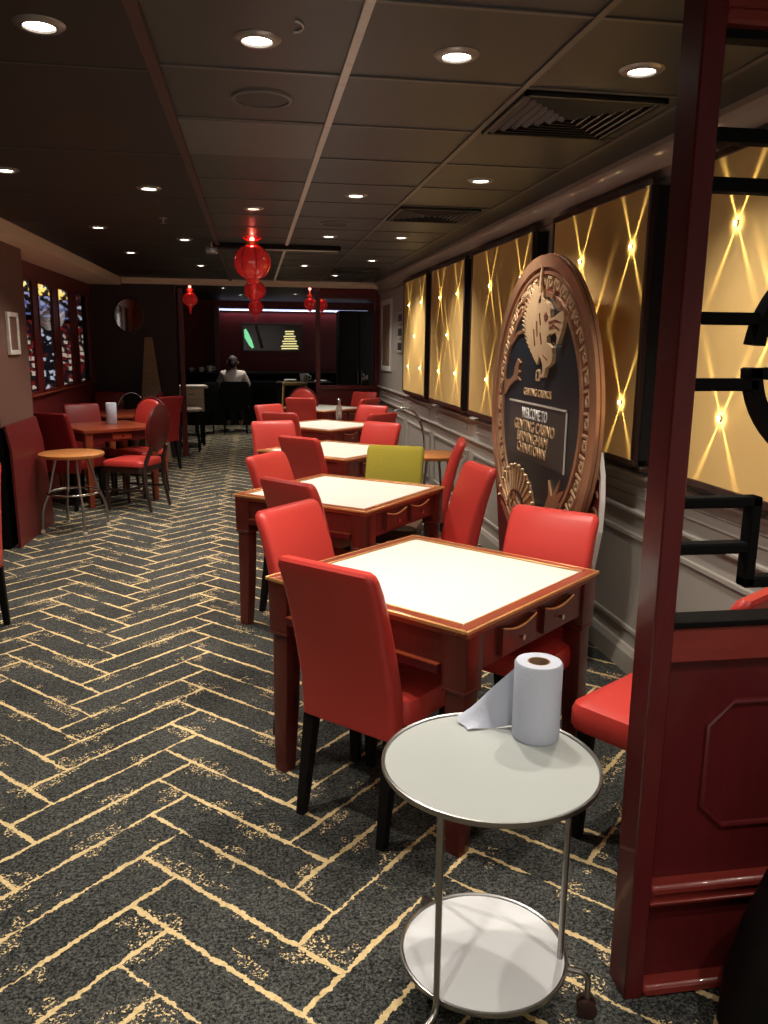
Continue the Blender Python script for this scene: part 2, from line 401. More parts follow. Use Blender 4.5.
def gold_panel(y0, y1, label, lamps):
    z0, z1 = 1.085, 2.29
    yc, zc = (y0 + y1) / 2, (z0 + z1) / 2
    t = empty('gold_wall_light', (WX, yc, z0), 0, label, 'wall panel', 'gold light panels along the wainscoted wall')
    L = lambda b, n, m, par=t, **k: b.build(n, m, par, **k)
    off = Vector((WX, yc, z0))
    b = MB(); b.box((GX + 0.05 - WX, 0, zc - z0), (0.088, y1 - y0 + 0.01, z1 - z0 + 0.01)); L(b, 'box', 'frame_black', smooth=False)
    b = MB(); b.box((GX - WX, 0, zc - z0), (0.012, y1 - y0, z1 - z0)); L(b, 'gold_board', 'gold_panel', smooth=False)
    b = MB(); w = 0.03
    x = GX + 0.004 - WX
    b.box((x, 0, -w / 2), (0.03, y1 - y0 + 2 * w, w), 0.004, 1); b.box((x, 0, z1 - z0 + w / 2), (0.03, y1 - y0 + 2 * w, w), 0.004, 1)
    b.box((x, -(y1 - y0) / 2 - w / 2, zc - z0), (0.03, w, z1 - z0), 0.004, 1); b.box((x, (y1 - y0) / 2 + w / 2, zc - z0), (0.03, w, z1 - z0), 0.004, 1)
    b.box((0.045 + x, 0, -w - 0.012), (0.06, y1 - y0 + 0.10, 0.024), 0.004, 1)
    L(b, 'frame', 'frame')
    for (ly, lz) in lamps:
        f = MB(); a = Vector((GX - 0.006, ly, lz)) - off
        f.tube([a, a + Vector((-0.009, 0, 0))], 0.009, 14)
        fo = L(f, 'spot_fitting', 'chrome')
        for s in (-1, 1):
            f = MB(); f.box(a + Vector((-0.011, 0, s * 0.0050)), (0.005, 0.014, 0.007), 0.002, 1)
            L(f, 'lens', 'spark', fo)
        beam(GX - 0.006 - BH, ly, lz, BE)
    return t
def five(y0, y1): 
    w = y1 - y0; a, c = y0 + w * 0.17, y1 - w * 0.32 if False else y0 + w * 0.70
    return a, c
gold_panel(1.93, 3.12, 'gold light panel seen through the black lattice of the red partition', [(2.82, 2.04), (2.81, 1.34), (2.24, 2.04), (2.24, 1.34), (2.53, 1.69)])
gold_panel(3.52, 4.67, 'gold light panel partly covered by the round dragon sign', [(3.66, 2.05), (3.66, 1.34), (4.25, 2.04), (4.25, 1.34), (4.06, 1.69)])
gold_panel(5.05, 6.46, 'gold light panel just beyond the round dragon sign, showing its five spots', [(5.24, 2.03), (5.24, 1.35), (5.95, 2.03), (5.95, 1.35), (5.59, 1.69)])
gold_panel(6.72, 7.98, 'gold light panel third from the far end picture, between two other gold panels', [(6.92, 2.03), (6.92, 1.36), (7.58, 2.03), (7.58, 1.36), (7.25, 1.69)])
gold_panel(8.24, 9.45, 'farthest gold light panel, next to the white framed wall pictures', [(8.45, 2.03), (8.45, 1.36), (9.12, 2.03), (9.12, 1.36), (8.78, 1.69)])
bpy.data.objects['gold_wall_light.003']['label'] = 'second farthest gold light panel, behind the olive chair and orange round table'

# ------------------------------------------------------------------ ceiling fittings
def downlight_light(x, y, z, e, col=(1.0, 0.91, 0.79), size=120):
    l = bpy.data.lights.new('downlight_lamp', 'SPOT'); l.energy = e; l.color = col
    l.spot_size = math.radians(size); l.spot_blend = 0.85; l.shadow_soft_size = 0.03
    o = bpy.data.objects.new('downlight_lamp', l); COL.objects.link(o); o.location = (x, y, z)
dl = empty('ceiling_light', (0, 0, 0), 0, 'x', 'ceiling light', 'recessed ceiling downlights')
MB().lathe([(0.040, 0.0), (0.044, -0.010), (0.062, -0.008), (0.070, -0.001), (0.070, 0.0)], n=28, cap=False).build('trim_ring', 'ring', dl)
MB().lathe([(0.041, -0.0005), (0.041, -0.004), (0.025, -0.007), (0.002, -0.008)], n=24).build('lamp_lens', 'lamp', dl)
DL = [(-0.56, 2.56, 1.0, 'big bright downlight in the black ceiling near the corner of the picture', 0),
      (0.03, 2.56, 1.0, 'downlight beside the round speaker, in the nearest row of lights', 0),
      (0.62, 2.58, 1.0, 'downlight in the nearest row, midway between pale ceiling bar and vent', 0),
      (1.22, 2.60, 1.0, 'downlight closest to the red post, just in front of the large vent', 0),
      (-0.56, 4.98, 1.35, 'downlight in the black ceiling, in front of the hanging red lantern', 0),
      (0.61, 4.95, 1.0, 'downlight over the third table, between pale ceiling bar and small vent', 0),
      (1.20, 4.38, 1.0, 'downlight between the large and the small ceiling vent', 0),
      (0.02, 5.56, 0.7, 'dim amber downlight in the tiles right above the red lantern', 1),
      (-1.14, 6.70, 1.3, 'downlight in the black ceiling nearest the brown pillar', 0),
      (-0.55, 7.30, 1.3, 'downlight in the black ceiling level with the long slot diffuser', 0),
      (-1.15, 8.46, 1.3, 'downlight in the black ceiling over the round-backed chairs', 0),
      (0.62, 6.81, 1.1, 'downlight in the tiles just beside the small round speaker', 0),
      (1.20, 6.74, 0.9, 'downlight just beyond the small ceiling vent, near the gold panels', 0),
      (0.58, 9.33, 1.3, 'downlight in the tiles beyond the long slot diffuser', 0),
      (1.23, 8.60, 1.3, 'downlight over the hoop-backed chair by the right wall', 0),
      (-0.56, 9.64, 1.3, 'farthest downlight in the black ceiling before the beige beam', 0),
      (1.04, 10.55, 0.9, 'farthest small downlight in the tiles, over the fifth table', 0),
      (-0.56, 0.25, 1.0, 'unseen downlight added as front fill over the carpet', 0),  # unseen lamp, added for fill from the front
      (0.50, 0.25, 0.7, 'unseen downlight added as front fill over the drinks trolley', 0),  # also added out of view, to brighten the trolley
      (1.26, 0.62, 1.0, 'downlight in front of the red lattice screen', 0),
      (-1.225, 4.62, 1.3, 'downlight in the black ceiling over the open herringbone carpet', 0),
      ]
E0 = 72.0
for i, (x, y, k, lab, dim) in enumerate(DL):
    o = dl if i == 0 else dup(dl, (0, 0, 0), 0)
    o.location = (x, y, CEIL); o['label'] = lab
    if dim:
        for ch in o.children:
            if ch.name.startswith('lamp_lens'): ch.data = ch.data.copy(); ch.data.materials[0] = M['lamp_dim']
    downlight_light(x, y, CEIL - 0.015, E0 * k, (1.0, 0.91, 0.79) if not dim else (1, 0.6, 0.4))
for i, (x, y, lab) in enumerate([(-0.45, 13.4, 'small downlight in the far dark room near its beige beam'), (-0.2, 15.2, 'small downlight in the far dark room above the seated person'), (0.75, 14.6, 'small downlight in the far dark room by the blue light strip')]):
    o = dup(dl, (x, y, CEIL), 0, lab); downlight_light(x, y, CEIL - 0.015, 95 if i < 2 else 60, size=100)

# round speakers
sp = empty('ceiling_speaker', (0.05, 3.13, CEIL), 0, 'large round ceiling speaker grille with pale rim in front of the grey tile', 'speaker', 'round ceiling speakers')
MB().lathe([(0.092, 0), (0.096, -0.010), (0.106, -0.008), (0.110, 0.0)], n=36, cap=False).build('rim', 'tbar_dark', sp)
MB().lathe([(0.094, -0.004), (0.05, -0.007), (0.002, -0.008)], n=36).build('grille', 'speaker', sp)
dup(sp, (0.60, 6.09, CEIL), 0, 'small pale round ceiling speaker beyond the small vent')
# ring hook
b = MB(); b.tube([(0.04 * math.cos(a) * 0.6, 0.04 * math.sin(a), -0.004) for a in [PI * (-0.5 + k / 10) for k in range(11)]], 0.003, 6)
o = b.build('ceiling_mark', 'tbar', None); o.location = (0.13, 2.44, CEIL); tag(o, 'thin curved metal ring hook on the ceiling tile beside a downlight', 'hook')
# vents
def vent(x0, x1, y0, y1, label):
    xc, yc, w, d = (x0 + x1) / 2, (y0 + y1) / 2, x1 - x0, y1 - y0
    t = empty('ceiling_vent', (xc, yc, CEIL), 0, label, 'vent', 'square louvred ceiling vents')
    b = MB(); b.box((0, 0, -0.003), (w, d, 0.006)); b.build('back_plate', 'vent_dark', t, smooth=False)
    b = MB()
    for s in (-1, 1): b.box((s * (w / 2 - 0.008), 0, -0.010), (0.016, d, 0.016)); b.box((0, s * (d / 2 - 0.008), -0.010), (w, 0.016, 0.016))
    b.build('frame', 'vent_dark', t, smooth=False)
    n = 7; pale, dark = MB(), MB()  # pale: the half that light falls on, painted lighter than the rest
    for k in range(n):
        f = 1 - k / n; hw, hd = (w / 2 - 0.02) * f, (d / 2 - 0.02) * f
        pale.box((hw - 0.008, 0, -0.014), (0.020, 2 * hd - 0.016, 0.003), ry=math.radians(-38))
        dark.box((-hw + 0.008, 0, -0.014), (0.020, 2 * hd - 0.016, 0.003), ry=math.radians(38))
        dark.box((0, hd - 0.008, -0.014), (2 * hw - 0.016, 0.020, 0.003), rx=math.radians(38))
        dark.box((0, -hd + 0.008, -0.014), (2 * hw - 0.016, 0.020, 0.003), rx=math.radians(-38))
    pale.build('lit_slats', 'vent_lit', t, smooth=False); dark.build('dark_slats', 'vent_dark', t, smooth=False)
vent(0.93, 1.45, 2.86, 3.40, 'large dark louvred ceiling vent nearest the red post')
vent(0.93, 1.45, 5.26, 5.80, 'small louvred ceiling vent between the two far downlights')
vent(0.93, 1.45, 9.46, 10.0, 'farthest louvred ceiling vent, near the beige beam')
# long slot diffuser
t = empty('slot_diffuser', (0.23, 7.55, CEIL), 0, 'long black slot diffuser with shiny strip across the ceiling behind the lantern', 'diffuser')
b = MB(); b.box((0, 0, -0.02), (1.12, 0.16, 0.04), 0.006, 1); b.build('housing', 'black_wood', t)
b = MB(); b.box((0.12, -0.03, -0.043), (0.84, 0.035, 0.008), 0.002, 1); b.build('slot_strip', 'tbar', t)
# small projector and sprinklers
t = empty('ceiling_projector', (-0.33, 7.4, CEIL), 0, 'small silver projector hanging from the ceiling beside the slot diffuser', 'projector')
b = MB(); b.tube([(0, 0, 0), (0, 0, -0.05)], 0.012); b.build('bracket', 'steel', t)
b = MB(); b.box((0, 0, -0.075), (0.10, 0.12, 0.05), 0.01); b.build('body', 'ring', t)
b = MB(); b.tube([(0, -0.06, -0.075), (0, -0.075, -0.075)], 0.015, 14); b.build('lens', 'chrome', t)
t = empty('sprinkler', (-0.60, 6.12, CEIL), 0, 'little sprinkler head on the black ceiling before the lantern', 'sprinkler')
b = MB(); b.lathe([(0.03, 0), (0.028, -0.006), (0.01, -0.008), (0.008, -0.03), (0.004, -0.032)], n=16); b.build('body', 'steel', t)
b = MB(); b.lathe([(0.002, -0.034), (0.02, -0.034), (0.02, -0.037), (0.002, -0.037)], n=12); b.build('deflector', 'steel', t)

# ------------------------------------------------------------------ red hanging lanterns
def lantern(x, y, ztop, R, zc, label):
    t = empty('red_lantern', (x, y, ztop), 0, label, 'lantern', 'red lanterns hung in a row')
    z = zc - ztop
    b = MB(); pr = []
    for k in range(17):
        a = PI * (k / 16)
        pr.append((max(0.02, R * math.sin(a)), z + R * 0.94 * math.cos(a)))
    n = 32
    rings = [[(r * (1 + 0.035 * abs(math.sin(8 * 2 * PI * i / n / 2 * 1.0))) * math.cos(2 * PI * i / n), r * (1 + 0.035 * abs(math.sin(8 * 2 * PI * i / n / 2))) * math.sin(2 * PI * i / n), zz) for i in range(n)] for r, zz in pr]
    b.loft(rings); b.build('globe', 'lantern', t)
    zt, zb = z + R * 0.94, z - R * 0.94
    b = MB()
    for k in range(8):
        c_, s_ = math.cos(PI * k / 4 + 0.2), math.sin(PI * k / 4 + 0.2)
        b.tube([(R * 1.03 * math.sin(PI * q / 14) * c_, R * 1.03 * math.sin(PI * q / 14) * s_, z + R * 0.96 * math.cos(PI * q / 14)) for q in range(1, 14)], R * 0.022, 6)
    b.build('ribs', 'dark_leather', t)
    b = MB(); b.lathe([(R * 0.30, zt - 0.012), (R * 0.36, zt + 0.0), (R * 0.30, zt + R * 0.16), (0.01, zt + R * 0.17)], n=20); b.build('top_cap', 'lantern_gold', t)
    b = MB(); b.lathe([(0.01, zb - R * 0.17), (R * 0.30, zb - R * 0.16), (R * 0.36, zb), (R * 0.30, zb + 0.012)], n=20); b.build('bottom_cap', 'lantern', t)
    b = MB(); b.tube([(0, 0, zt + R * 0.15), (0, 0, 0)], 0.006, 8)
    for k in range(3): b.lathe([(0.004, 0), (0.016, 0.008), (0.004, 0.02)], (0, 0, zt + R * 0.2 + k * 0.03), 10)
    b.build('cord', 'lantern_gold', t)
    b = MB(); b.lathe([(0.004, -0.05), (0.020, -0.035), (0.024, -0.02), (0.014, -0.004)], n=14); b.build('lamp_holder', 'lamp_pink', t)
    l = bpy.data.lights.new('lantern_lamp', 'POINT'); l.energy = 2.6 if R > 0.14 else 0.5; l.color = (1.0, 0.12, 0.08); l.shadow_soft_size = 0.02
    o = bpy.data.objects.new('lantern_lamp', l); COL.objects.link(o); o.location = (x, y - 0.04, ztop - 0.05)
    b = MB()
    for s in (-1, 1):
        b.tube([(0, 0, zt + R * 0.3), (s * R * 0.3, 0, zt + R * 0.48), (s * R * 0.48, 0, zt + R * 0.34), (s * R * 0.3, 0, zt + R * 0.24), (0, 0, zt + R * 0.3)], R * 0.07, 8)
    b.build('bow', 'lantern', t)
    b = MB(); b.lathe([(0.01, zb - R * 0.15), (R * 0.16, zb - R * 0.22), (R * 0.20, zb - R * 0.42), (R * 0.10, zb - R * 0.62), (R * 0.13, zb - R * 0.70), (R * 0.10, zb - R * 0.95), (0.01, zb - R * 1.0)], n=14); b.build('tassel', 'lantern', t)
    return t
lantern(0.01, 6.98, CEIL, 0.150, 2.245, 'large glossy red lantern hanging in front of the slot diffuser')
lantern(0.04, 10.9, CEIL, 0.135, 2.26, 'second red lantern, hanging directly behind the large one')
lantern(0.06, 14.8, CEIL, 0.130, 2.22, 'third red lantern in line behind the large one, in the far room')
lantern(-0.93, 13.0, CEIL, 0.110, 2.24, 'red lantern in the far room beside the thin red post')
lantern(0.88, 12.9, CEIL, 0.095, 2.20, 'red lantern hanging before the blue light strip')
lantern(1.12, 13.6, CEIL, 0.095, 2.22, 'red lantern seen through the dark opening with the sill')

# ------------------------------------------------------------------ chairs
def parsons(name, label, cat, group, leather='red_leather', legm='black_wood', seatm=None, backm=None):
    t = empty(name, (0, 0, 0), 0, label, cat, group)
    # origin on the floor under the middle of the top of the back; the sitter faces +y
    sy = 0.345   # seat centre
    b = MB(); rings = []
    for w, d, z in ((0.37, 0.40, 0.385), (0.415, 0.445, 0.392), (0.43, 0.46, 0.41), (0.43, 0.46, 0.455), (0.415, 0.445, 0.478), (0.36, 0.39, 0.488)):
        rings.append(rrect(w, d - 0.10, 0.04, 0, sy, z))
    b.loft(rings); b.build('seat', seatm or leather, t)
    b = MB(); rings = []
    spec = [(0.372, 0.050, 0.145, 0.355), (0.386, 0.074, 0.145, 0.365), (0.388, 0.078, 0.138, 0.50), (0.386, 0.074, 0.112, 0.62), (0.384, 0.068, 0.078, 0.75), (0.384, 0.062, 0.040, 0.865), (0.384, 0.058, 0.020, 0.92), (0.376, 0.050, 0.014, 0.938), (0.352, 0.030, 0.011, 0.948)]
    for w, th, y, z in spec:
        r = rrect(w, th, min(0.024, th / 2 - 0.001), 0, y, z)
        if z > 0.90: r = [(px, py, pz - 0.014 * (abs(px) / 0.2) ** 2.5) for px, py, pz in r]
        rings.append(r)
    b.loft(rings); b.build('backrest', backm or leather, t)
    for sx, y0, y1 in ((-1, 0.475, 0.485), (1, 0.475, 0.485), (-1, 0.145, 0.085), (1, 0.145, 0.085)):
        b = MB(); b.loft([rrect(0.032, 0.032, 0.004, sx * 0.172, y1, 0.0, 2), rrect(0.046, 0.046, 0.004, sx * 0.168, y0, 0.39, 2)])
        b.build('leg', legm, t)
    return t
GR = 'red leather chairs round the mahjong tables'
C0 = parsons('dining_chair', 'x', 'chair', GR)
G0 = parsons('dining_chair', 'olive green fabric chair with brown seat and pale legs behind the second table', 'chair', None, 'olive', 'pale_wood', 'brown_seat', 'olive')
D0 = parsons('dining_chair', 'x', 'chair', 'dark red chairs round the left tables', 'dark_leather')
CH = [
 (0.195, 2.38, 45, 'nearest red chair, seen from behind, tucked under the first table by the trolley'),
 (0.118, 3.34, -42, 'bright red chair on the aisle side of the first table, showing its front'),
 (1.225, 3.13, 225, 'red chair facing the camera in front of the round dragon sign'),
 (1.440, 1.980, 123, 'red chair half hidden behind the red post and lattice partition'),
 (0.140, 3.95, 40, 'dark shaded red chair back rising over the near edge of the second table'),
 (0.050, 4.96, -35, 'red chair on the aisle side of the second table, by its far corner'),
 (0.300, 5.86, 45, 'red chair seen from behind at the near side of the third table'),
 (0.150, 7.13, -75, 'wide lit red chair on the aisle side of the third table'),
 (1.105, 6.95, 225, 'lit red chair at the far side of the third table, behind the olive chair'),
 (1.270, 4.39, 188, 'tall bright red chair seen edge-on beside the sign and first table'),
 (1.480, 5.62, 166, 'dark red chair seen edge-on before the orange round table'),
 (0.235, 8.00, 62, 'red chair at the near aisle side of the fourth table'),
 (0.140, 9.08, -50, 'red chair at the far aisle side of the fourth table'),
 (0.560, 10.20, 72, 'dark red chair back seen from behind at the fifth table, before the round-topped chair'),
 (1.250, 7.85, 125, 'red chair seen from behind at the fourth table beside the hoop chair'),
 (1.310, 8.90, 225, 'lit red chair facing the camera at the far side of the fourth table'),
 (1.440, 10.05, 135, 'dark red chair seen from behind at the right of the fifth table'),
 (1.560, 11.45, 235, 'farthest red chair, under the dark opening with the sill by the wall'),
]
for i, (x, y, a, lab) in enumerate(CH):
    o = C0 if i == 0 else dup(C0, (0, 0, 0), 0)
    o.location = (x, y, 0); o.rotation_euler = (0, 0, math.radians(a - 90)); o['label'] = lab
G0.location = (0.93, 5.30, 0); G0.rotation_euler = (0, 0, math.radians(250 - 90))
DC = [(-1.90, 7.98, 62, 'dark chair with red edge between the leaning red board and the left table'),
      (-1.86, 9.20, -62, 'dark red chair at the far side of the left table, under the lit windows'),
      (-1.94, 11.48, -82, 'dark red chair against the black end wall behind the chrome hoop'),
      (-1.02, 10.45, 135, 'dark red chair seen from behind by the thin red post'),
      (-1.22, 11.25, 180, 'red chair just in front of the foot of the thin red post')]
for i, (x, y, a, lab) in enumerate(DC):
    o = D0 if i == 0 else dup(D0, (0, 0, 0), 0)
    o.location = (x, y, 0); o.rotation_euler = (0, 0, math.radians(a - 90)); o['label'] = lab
o = dup(C0, (-1.605, 4.80, 0), math.radians(270 - 90), 'bright red chair cut off at the left edge of the picture')

# round-backed chairs
def round_chair(label, group):
    t = empty('round_back_chair', (0, 0, 0), 0, label, 'chair', group)
    b = MB()
    b.loft([rrect(0.38, 0.38, 0.06, 0, 0.30, 0.425), rrect(0.45, 0.44, 0.06, 0, 0.30, 0.435), rrect(0.45, 0.44, 0.06, 0, 0.30, 0.465), rrect(0.42, 0.41, 0.06, 0, 0.30, 0.485), rrect(0.30, 0.30, 0.06, 0, 0.30, 0.492)])
    b.build('seat', 'red_leather', t)
    b = MB(); b.loft([rrect(0.44, 0.43, 0.05, 0, 0.30, 0.375), rrect(0.44, 0.43, 0.05, 0, 0.30, 0.43)]); b.build('seat_rail', 'frame', t)
    def disc(rx, rz, y0, y1, n=32, cz=0.79, lean=0.10):
        return [[(rx * f * math.cos(2 * PI * k / n), yy + lean * (cz - (cz + rz * f * math.sin(2 * PI * k / n))) + 0.03, cz + rz * f * math.sin(2 * PI * k / n)) for k in range(n)] for f, yy in ((0.80, y0), (0.96, y0 + 0.008), (1.0, (y0 + y1) / 2), (0.96, y1 - 0.008), (0.80, y1))]
    b = MB(); b.loft(disc(0.215, 0.235, -0.030, 0.012)); b.build('back_frame', 'mahogany_dark', t)
    b = MB(); b.loft(disc(0.190, 0.210, -0.005, 0.034)); b.build('back_cushion', 'red_leather', t)
    for s in (-1, 1):
        b = MB(); b.tube([(s * 0.15, 0.02, 0.62), (s * 0.17, 0.09, 0.43), (s * 0.18, 0.08, 0.25), (s * 0.19, 0.03, 0.0)], [0.018, 0.024, 0.021, 0.015], 8); b.build('leg', 'frame', t)
        b = MB(); b.tube([(s * 0.19, 0.48, 0.40), (s * 0.19, 0.485, 0.2), (s * 0.185, 0.48, 0.0)], [0.026, 0.02, 0.015], 8); b.build('leg', 'frame', t)
    b = MB()
    for s in (-1, 1): b.tube([(s * 0.185, 0.06, 0.20), (s * 0.188, 0.48, 0.20)], 0.011, 8)
    b.tube([(-0.186, 0.27, 0.20), (0.186, 0.27, 0.20)], 0.011, 8); b.build('stretcher', 'frame', t)
    return t
R0 = round_chair('round-backed red chair beside the chrome-legged stool, seen from behind its dark back', 'round-backed chairs')
R0.location = (-0.90, 8.02, 0); R0.rotation_euler = (0, 0, math.radians(158 - 90))
dup(R0, (-1.10, 9.10, 0), math.radians(243 - 90), 'round-backed red chair with lit front at the far side of the left table')
dup(R0, (0.66, 11.20, 0), math.radians(258 - 90), 'round-topped red chair back at the far side of the fifth table')

# hoop-backed chrome chairs
def hoop_chair(label):
    t = empty('hoop_chair', (0, 0, 0), 0, label, 'chair', 'chrome hoop-backed chairs')
    pts = []
    for k in range(25):
        a = PI * k / 24; x = -0.22 * math.cos(a); z = 0.46 + 0.48 * math.sin(a) ** 0.75
        pts.append((x, -0.16 - 0.10 * (z - 0.46) / 0.48, z))
    b = MB(); b.tube(pts, 0.013, 10); b.build('hoop', 'chrome', t)
    b = MB(); b.lathe([(0.13, 0.44), (0.175, 0.445), (0.185, 0.465), (0.17, 0.485), (0.02, 0.49)], n=28); b.build('seat', 'black_wood', t)
    for sx, sy in ((-1, -1), (1, -1), (-1, 1), (1, 1)):
        b = MB(); b.tube([(sx * 0.14, sy * 0.13, 0.45), (sx * 0.18, sy * 0.18, 0.0)], 0.011, 8); b.build('leg', 'chrome', t)
    return t
H0 = hoop_chair('chair with bright chrome hoop back behind the left tables'); H0.location = (-1.58, 10.95, 0); H0.rotation_euler = (0, 0, math.radians(180 + 6))
o = dup(H0, (1.53, 8.25, 0), math.radians(170), 'chair with thin chrome hoop back close to the wainscot under the gold panels')

# ------------------------------------------------------------------ mahjong tables
def gaming_table(label, group):
    t = empty('gaming_table', (0, 0, 0), 0, label, 'table', group)
    S = 0.445; Z = 0.768
    b = MB(); b.box((0, 0, Z - 0.012), (2 * S - 0.09, 2 * S - 0.09, 0.012)); b.build('playing_surface', 'baize', t, smooth=False)
    b = MB(); wd = 0.040
    for s in (-1, 1):
        b.box((0, s * (S - wd / 2 - 0.006), Z - 0.016), (2 * S - 0.012, wd, 0.032), 0.004, 1)
        b.box((s * (S - wd / 2 - 0.006), 0, Z - 0.016), (wd, 2 * S - 0.012 - 2 * wd, 0.032), 0.004, 1)
    b.build('rim', 'rim_wood', t)
    b = MB()
    for s in (-1, 1):
        b.box((0, s * (S - 0.004), Z - 0.007), (2 * S, 0.010, 0.014), 0.003, 1); b.box((s * (S - 0.004), 0, Z - 0.007), (0.010, 2 * S - 0.02, 0.014), 0.003, 1)
        q = S - 0.047
        b.box((0, s * q, Z - 0.002), (2 * q, 0.006, 0.007), 0.002, 1); b.box((s * q, 0, Z - 0.002), (0.006, 2 * q - 0.006, 0.007), 0.002, 1)
    b.build('gilt_edge', 'gilt', t)
    b = MB()
    for s in (-1, 1):
        b.box((0, s * (S - 0.030), 0.675), (2 * S - 0.14, 0.022, 0.125)); b.box((s * (S - 0.030), 0, 0.675), (0.022, 2 * S - 0.14, 0.125))
    b.build('apron', 'mahogany', t, smooth=False)
    for sx in (-1, 1):
        for sy in (-1, 1):
            c = S - 0.055; b = MB()
            px, py = sx * c, sy * c
            b.loft([rrect(0.058, 0.058, 0.006, px + sx * 0.010, py + sy * 0.010, 0.0, 2), rrect(0.070, 0.070, 0.006, px + sx * 0.004, py + sy * 0.004, 0.25, 2), rrect(0.076, 0.076, 0.006, px, py, 0.545, 2)])
            b.loft([rrect(0.076, 0.076, 0.006, px, py, 0.545, 2), rrect(0.092, 0.092, 0.006, px, py, 0.552, 2), rrect(0.094, 0.094, 0.006, px, py, 0.562, 2), rrect(0.082, 0.082, 0.006, px, py, 0.572, 2)])
            b.loft([rrect(0.092, 0.092, 0.005, px, py, 0.568, 2), rrect(0.096, 0.096, 0.005, px, py, 0.738, 2)])
            b.build('leg', 'mahogany', t, angle=30)
    # two small drawers with scooped tops on two sides, a tile tray with nameplate on the other two
    for side in range(4):
        R = Matrix.Rotation(side * PI / 2, 4, 'Z')
        fr = lambda a, c, d, R=R: R @ Vector((a, -(S - 0.020) - d, c))
        if side % 2 == 0:
            for sx in (-1, 1):
                w = 0.105 if sx > 0 else 0.105; cx = sx * 0.135
                top = [(cx - w + 2 * w * k / 10, 0.720 - 0.020 * math.sin(PI * k / 10) * (1 if sx > 0 else 1)) for k in range(11)]
                b = MB(); b.prism([(cx - w, 0.628), (cx + w, 0.628)] + top[::-1], 0.018, fr); d = b.build('drawer', 'mahogany', t, angle=25)
                b = MB(); p0 = R @ Vector((cx, -(S - 0.020) - 0.018, 0.668)); p1 = R @ Vector((cx, -(S - 0.020) - 0.036, 0.668)); b.tube([p0, p0.lerp(p1, 0.5), p1], [0.004, 0.006, 0.010], 10); b.build('knob', 'chrome', d)
                b = MB(); b.tube([R @ Vector((x, -(S - 0.020) - 0.019, z + 0.002)) for x, z in top], 0.0035, 6); b.build('scoop_edge', 'gilt', d)
        else:
            b = MB(); b.prism([(-0.335, 0.606), (0.335, 0.606), (0.335, 0.632), (-0.335, 0.632)], 0.022, fr); d = b.build('tile_tray', 'mahogany_dark', t, smooth=False)
            b = MB(); b.prism([(-0.335, 0.632), (0.335, 0.632), (0.335, 0.636), (-0.335, 0.636)], 0.024, fr); b.build('tray_edge', 'rim_wood', d, smooth=False)
            b = MB(); b.prism([(0.10, 0.609), (0.17, 0.609), (0.17, 0.629), (0.10, 0.629)], 0.026, fr); b.build('nameplate', 'gilt', d, smooth=False)
    return t
GT = 'mahjong tables in a row along the gold panels'
T0 = gaming_table('nearest mahjong table with cream top, beside the drinks trolley', GT)
for i, (x, y, a, lab) in enumerate([(0.652, 2.835, 41.3, None), (0.495, 4.615, 50.5, 'second mahjong table from the camera, in front of the olive chair'), (0.640, 6.50, 47, 'third mahjong table from the camera, with a green chair at its near side'), (0.745, 8.54, 44, 'fourth mahjong table from the camera, carrying the clear bottle'), (0.90, 10.85, 42, 'fifth and farthest mahjong table, before the round-topped chair')]):
    o = T0 if i == 0 else dup(T0, (0, 0, 0), 0)
    o.location = (x, y, 0); o.rotation_euler = (0, 0, math.radians(a))
    if lab: o['label'] = lab
# plain wooden tables on the left
def wood_table(label):
    t = empty('wooden_table', (0, 0, 0), 0, label, 'table', 'dark wooden tables on the left')
    S = 0.40
    b = MB(); b.box((0, 0, 0.75), (2 * S, 2 * S, 0.035), 0.008, 2); b.build('tabletop', 'rim_wood', t)
    b = MB()
    for s in (-1, 1): b.box((0, s * (S - 0.06), 0.685), (2 * S - 0.16, 0.022, 0.095)); b.box((s * (S - 0.06), 0, 0.685), (0.022, 2 * S - 0.16, 0.095))
    b.build('apron', 'mahogany_dark', t, smooth=False)
    for sx in (-1, 1):
        for sy in (-1, 1):
            b = MB(); b.loft([rrect(0.05, 0.05, 0.005, sx * (S - 0.06), sy * (S - 0.06), 0, 2), rrect(0.075, 0.075, 0.005, sx * (S - 0.06), sy * (S - 0.06), 0.733, 2)]); b.build('leg', 'rim_wood', t)
    b = MB(); b.box((0.0, -(S - 0.045), 0.685), (0.20, 0.016, 0.06), 0.003, 1); d = b.build('drawer', 'rim_wood', t)
    b = MB(); b.tube([(0, -(S - 0.055), 0.69), (0, -(S - 0.03) - 0.04, 0.69)], 0.008, 8); b.build('knob', 'chrome', d)
    return t
W0 = wood_table('dark wooden table on the left carrying the white paper roll'); W0.location = (-1.50, 8.60, 0); W0.rotation_euler = (0, 0, math.radians(34))
dup(W0, (-1.57, 10.12, 0), math.radians(38), 'farther dark wooden table on the left, before the chrome hoop chair')

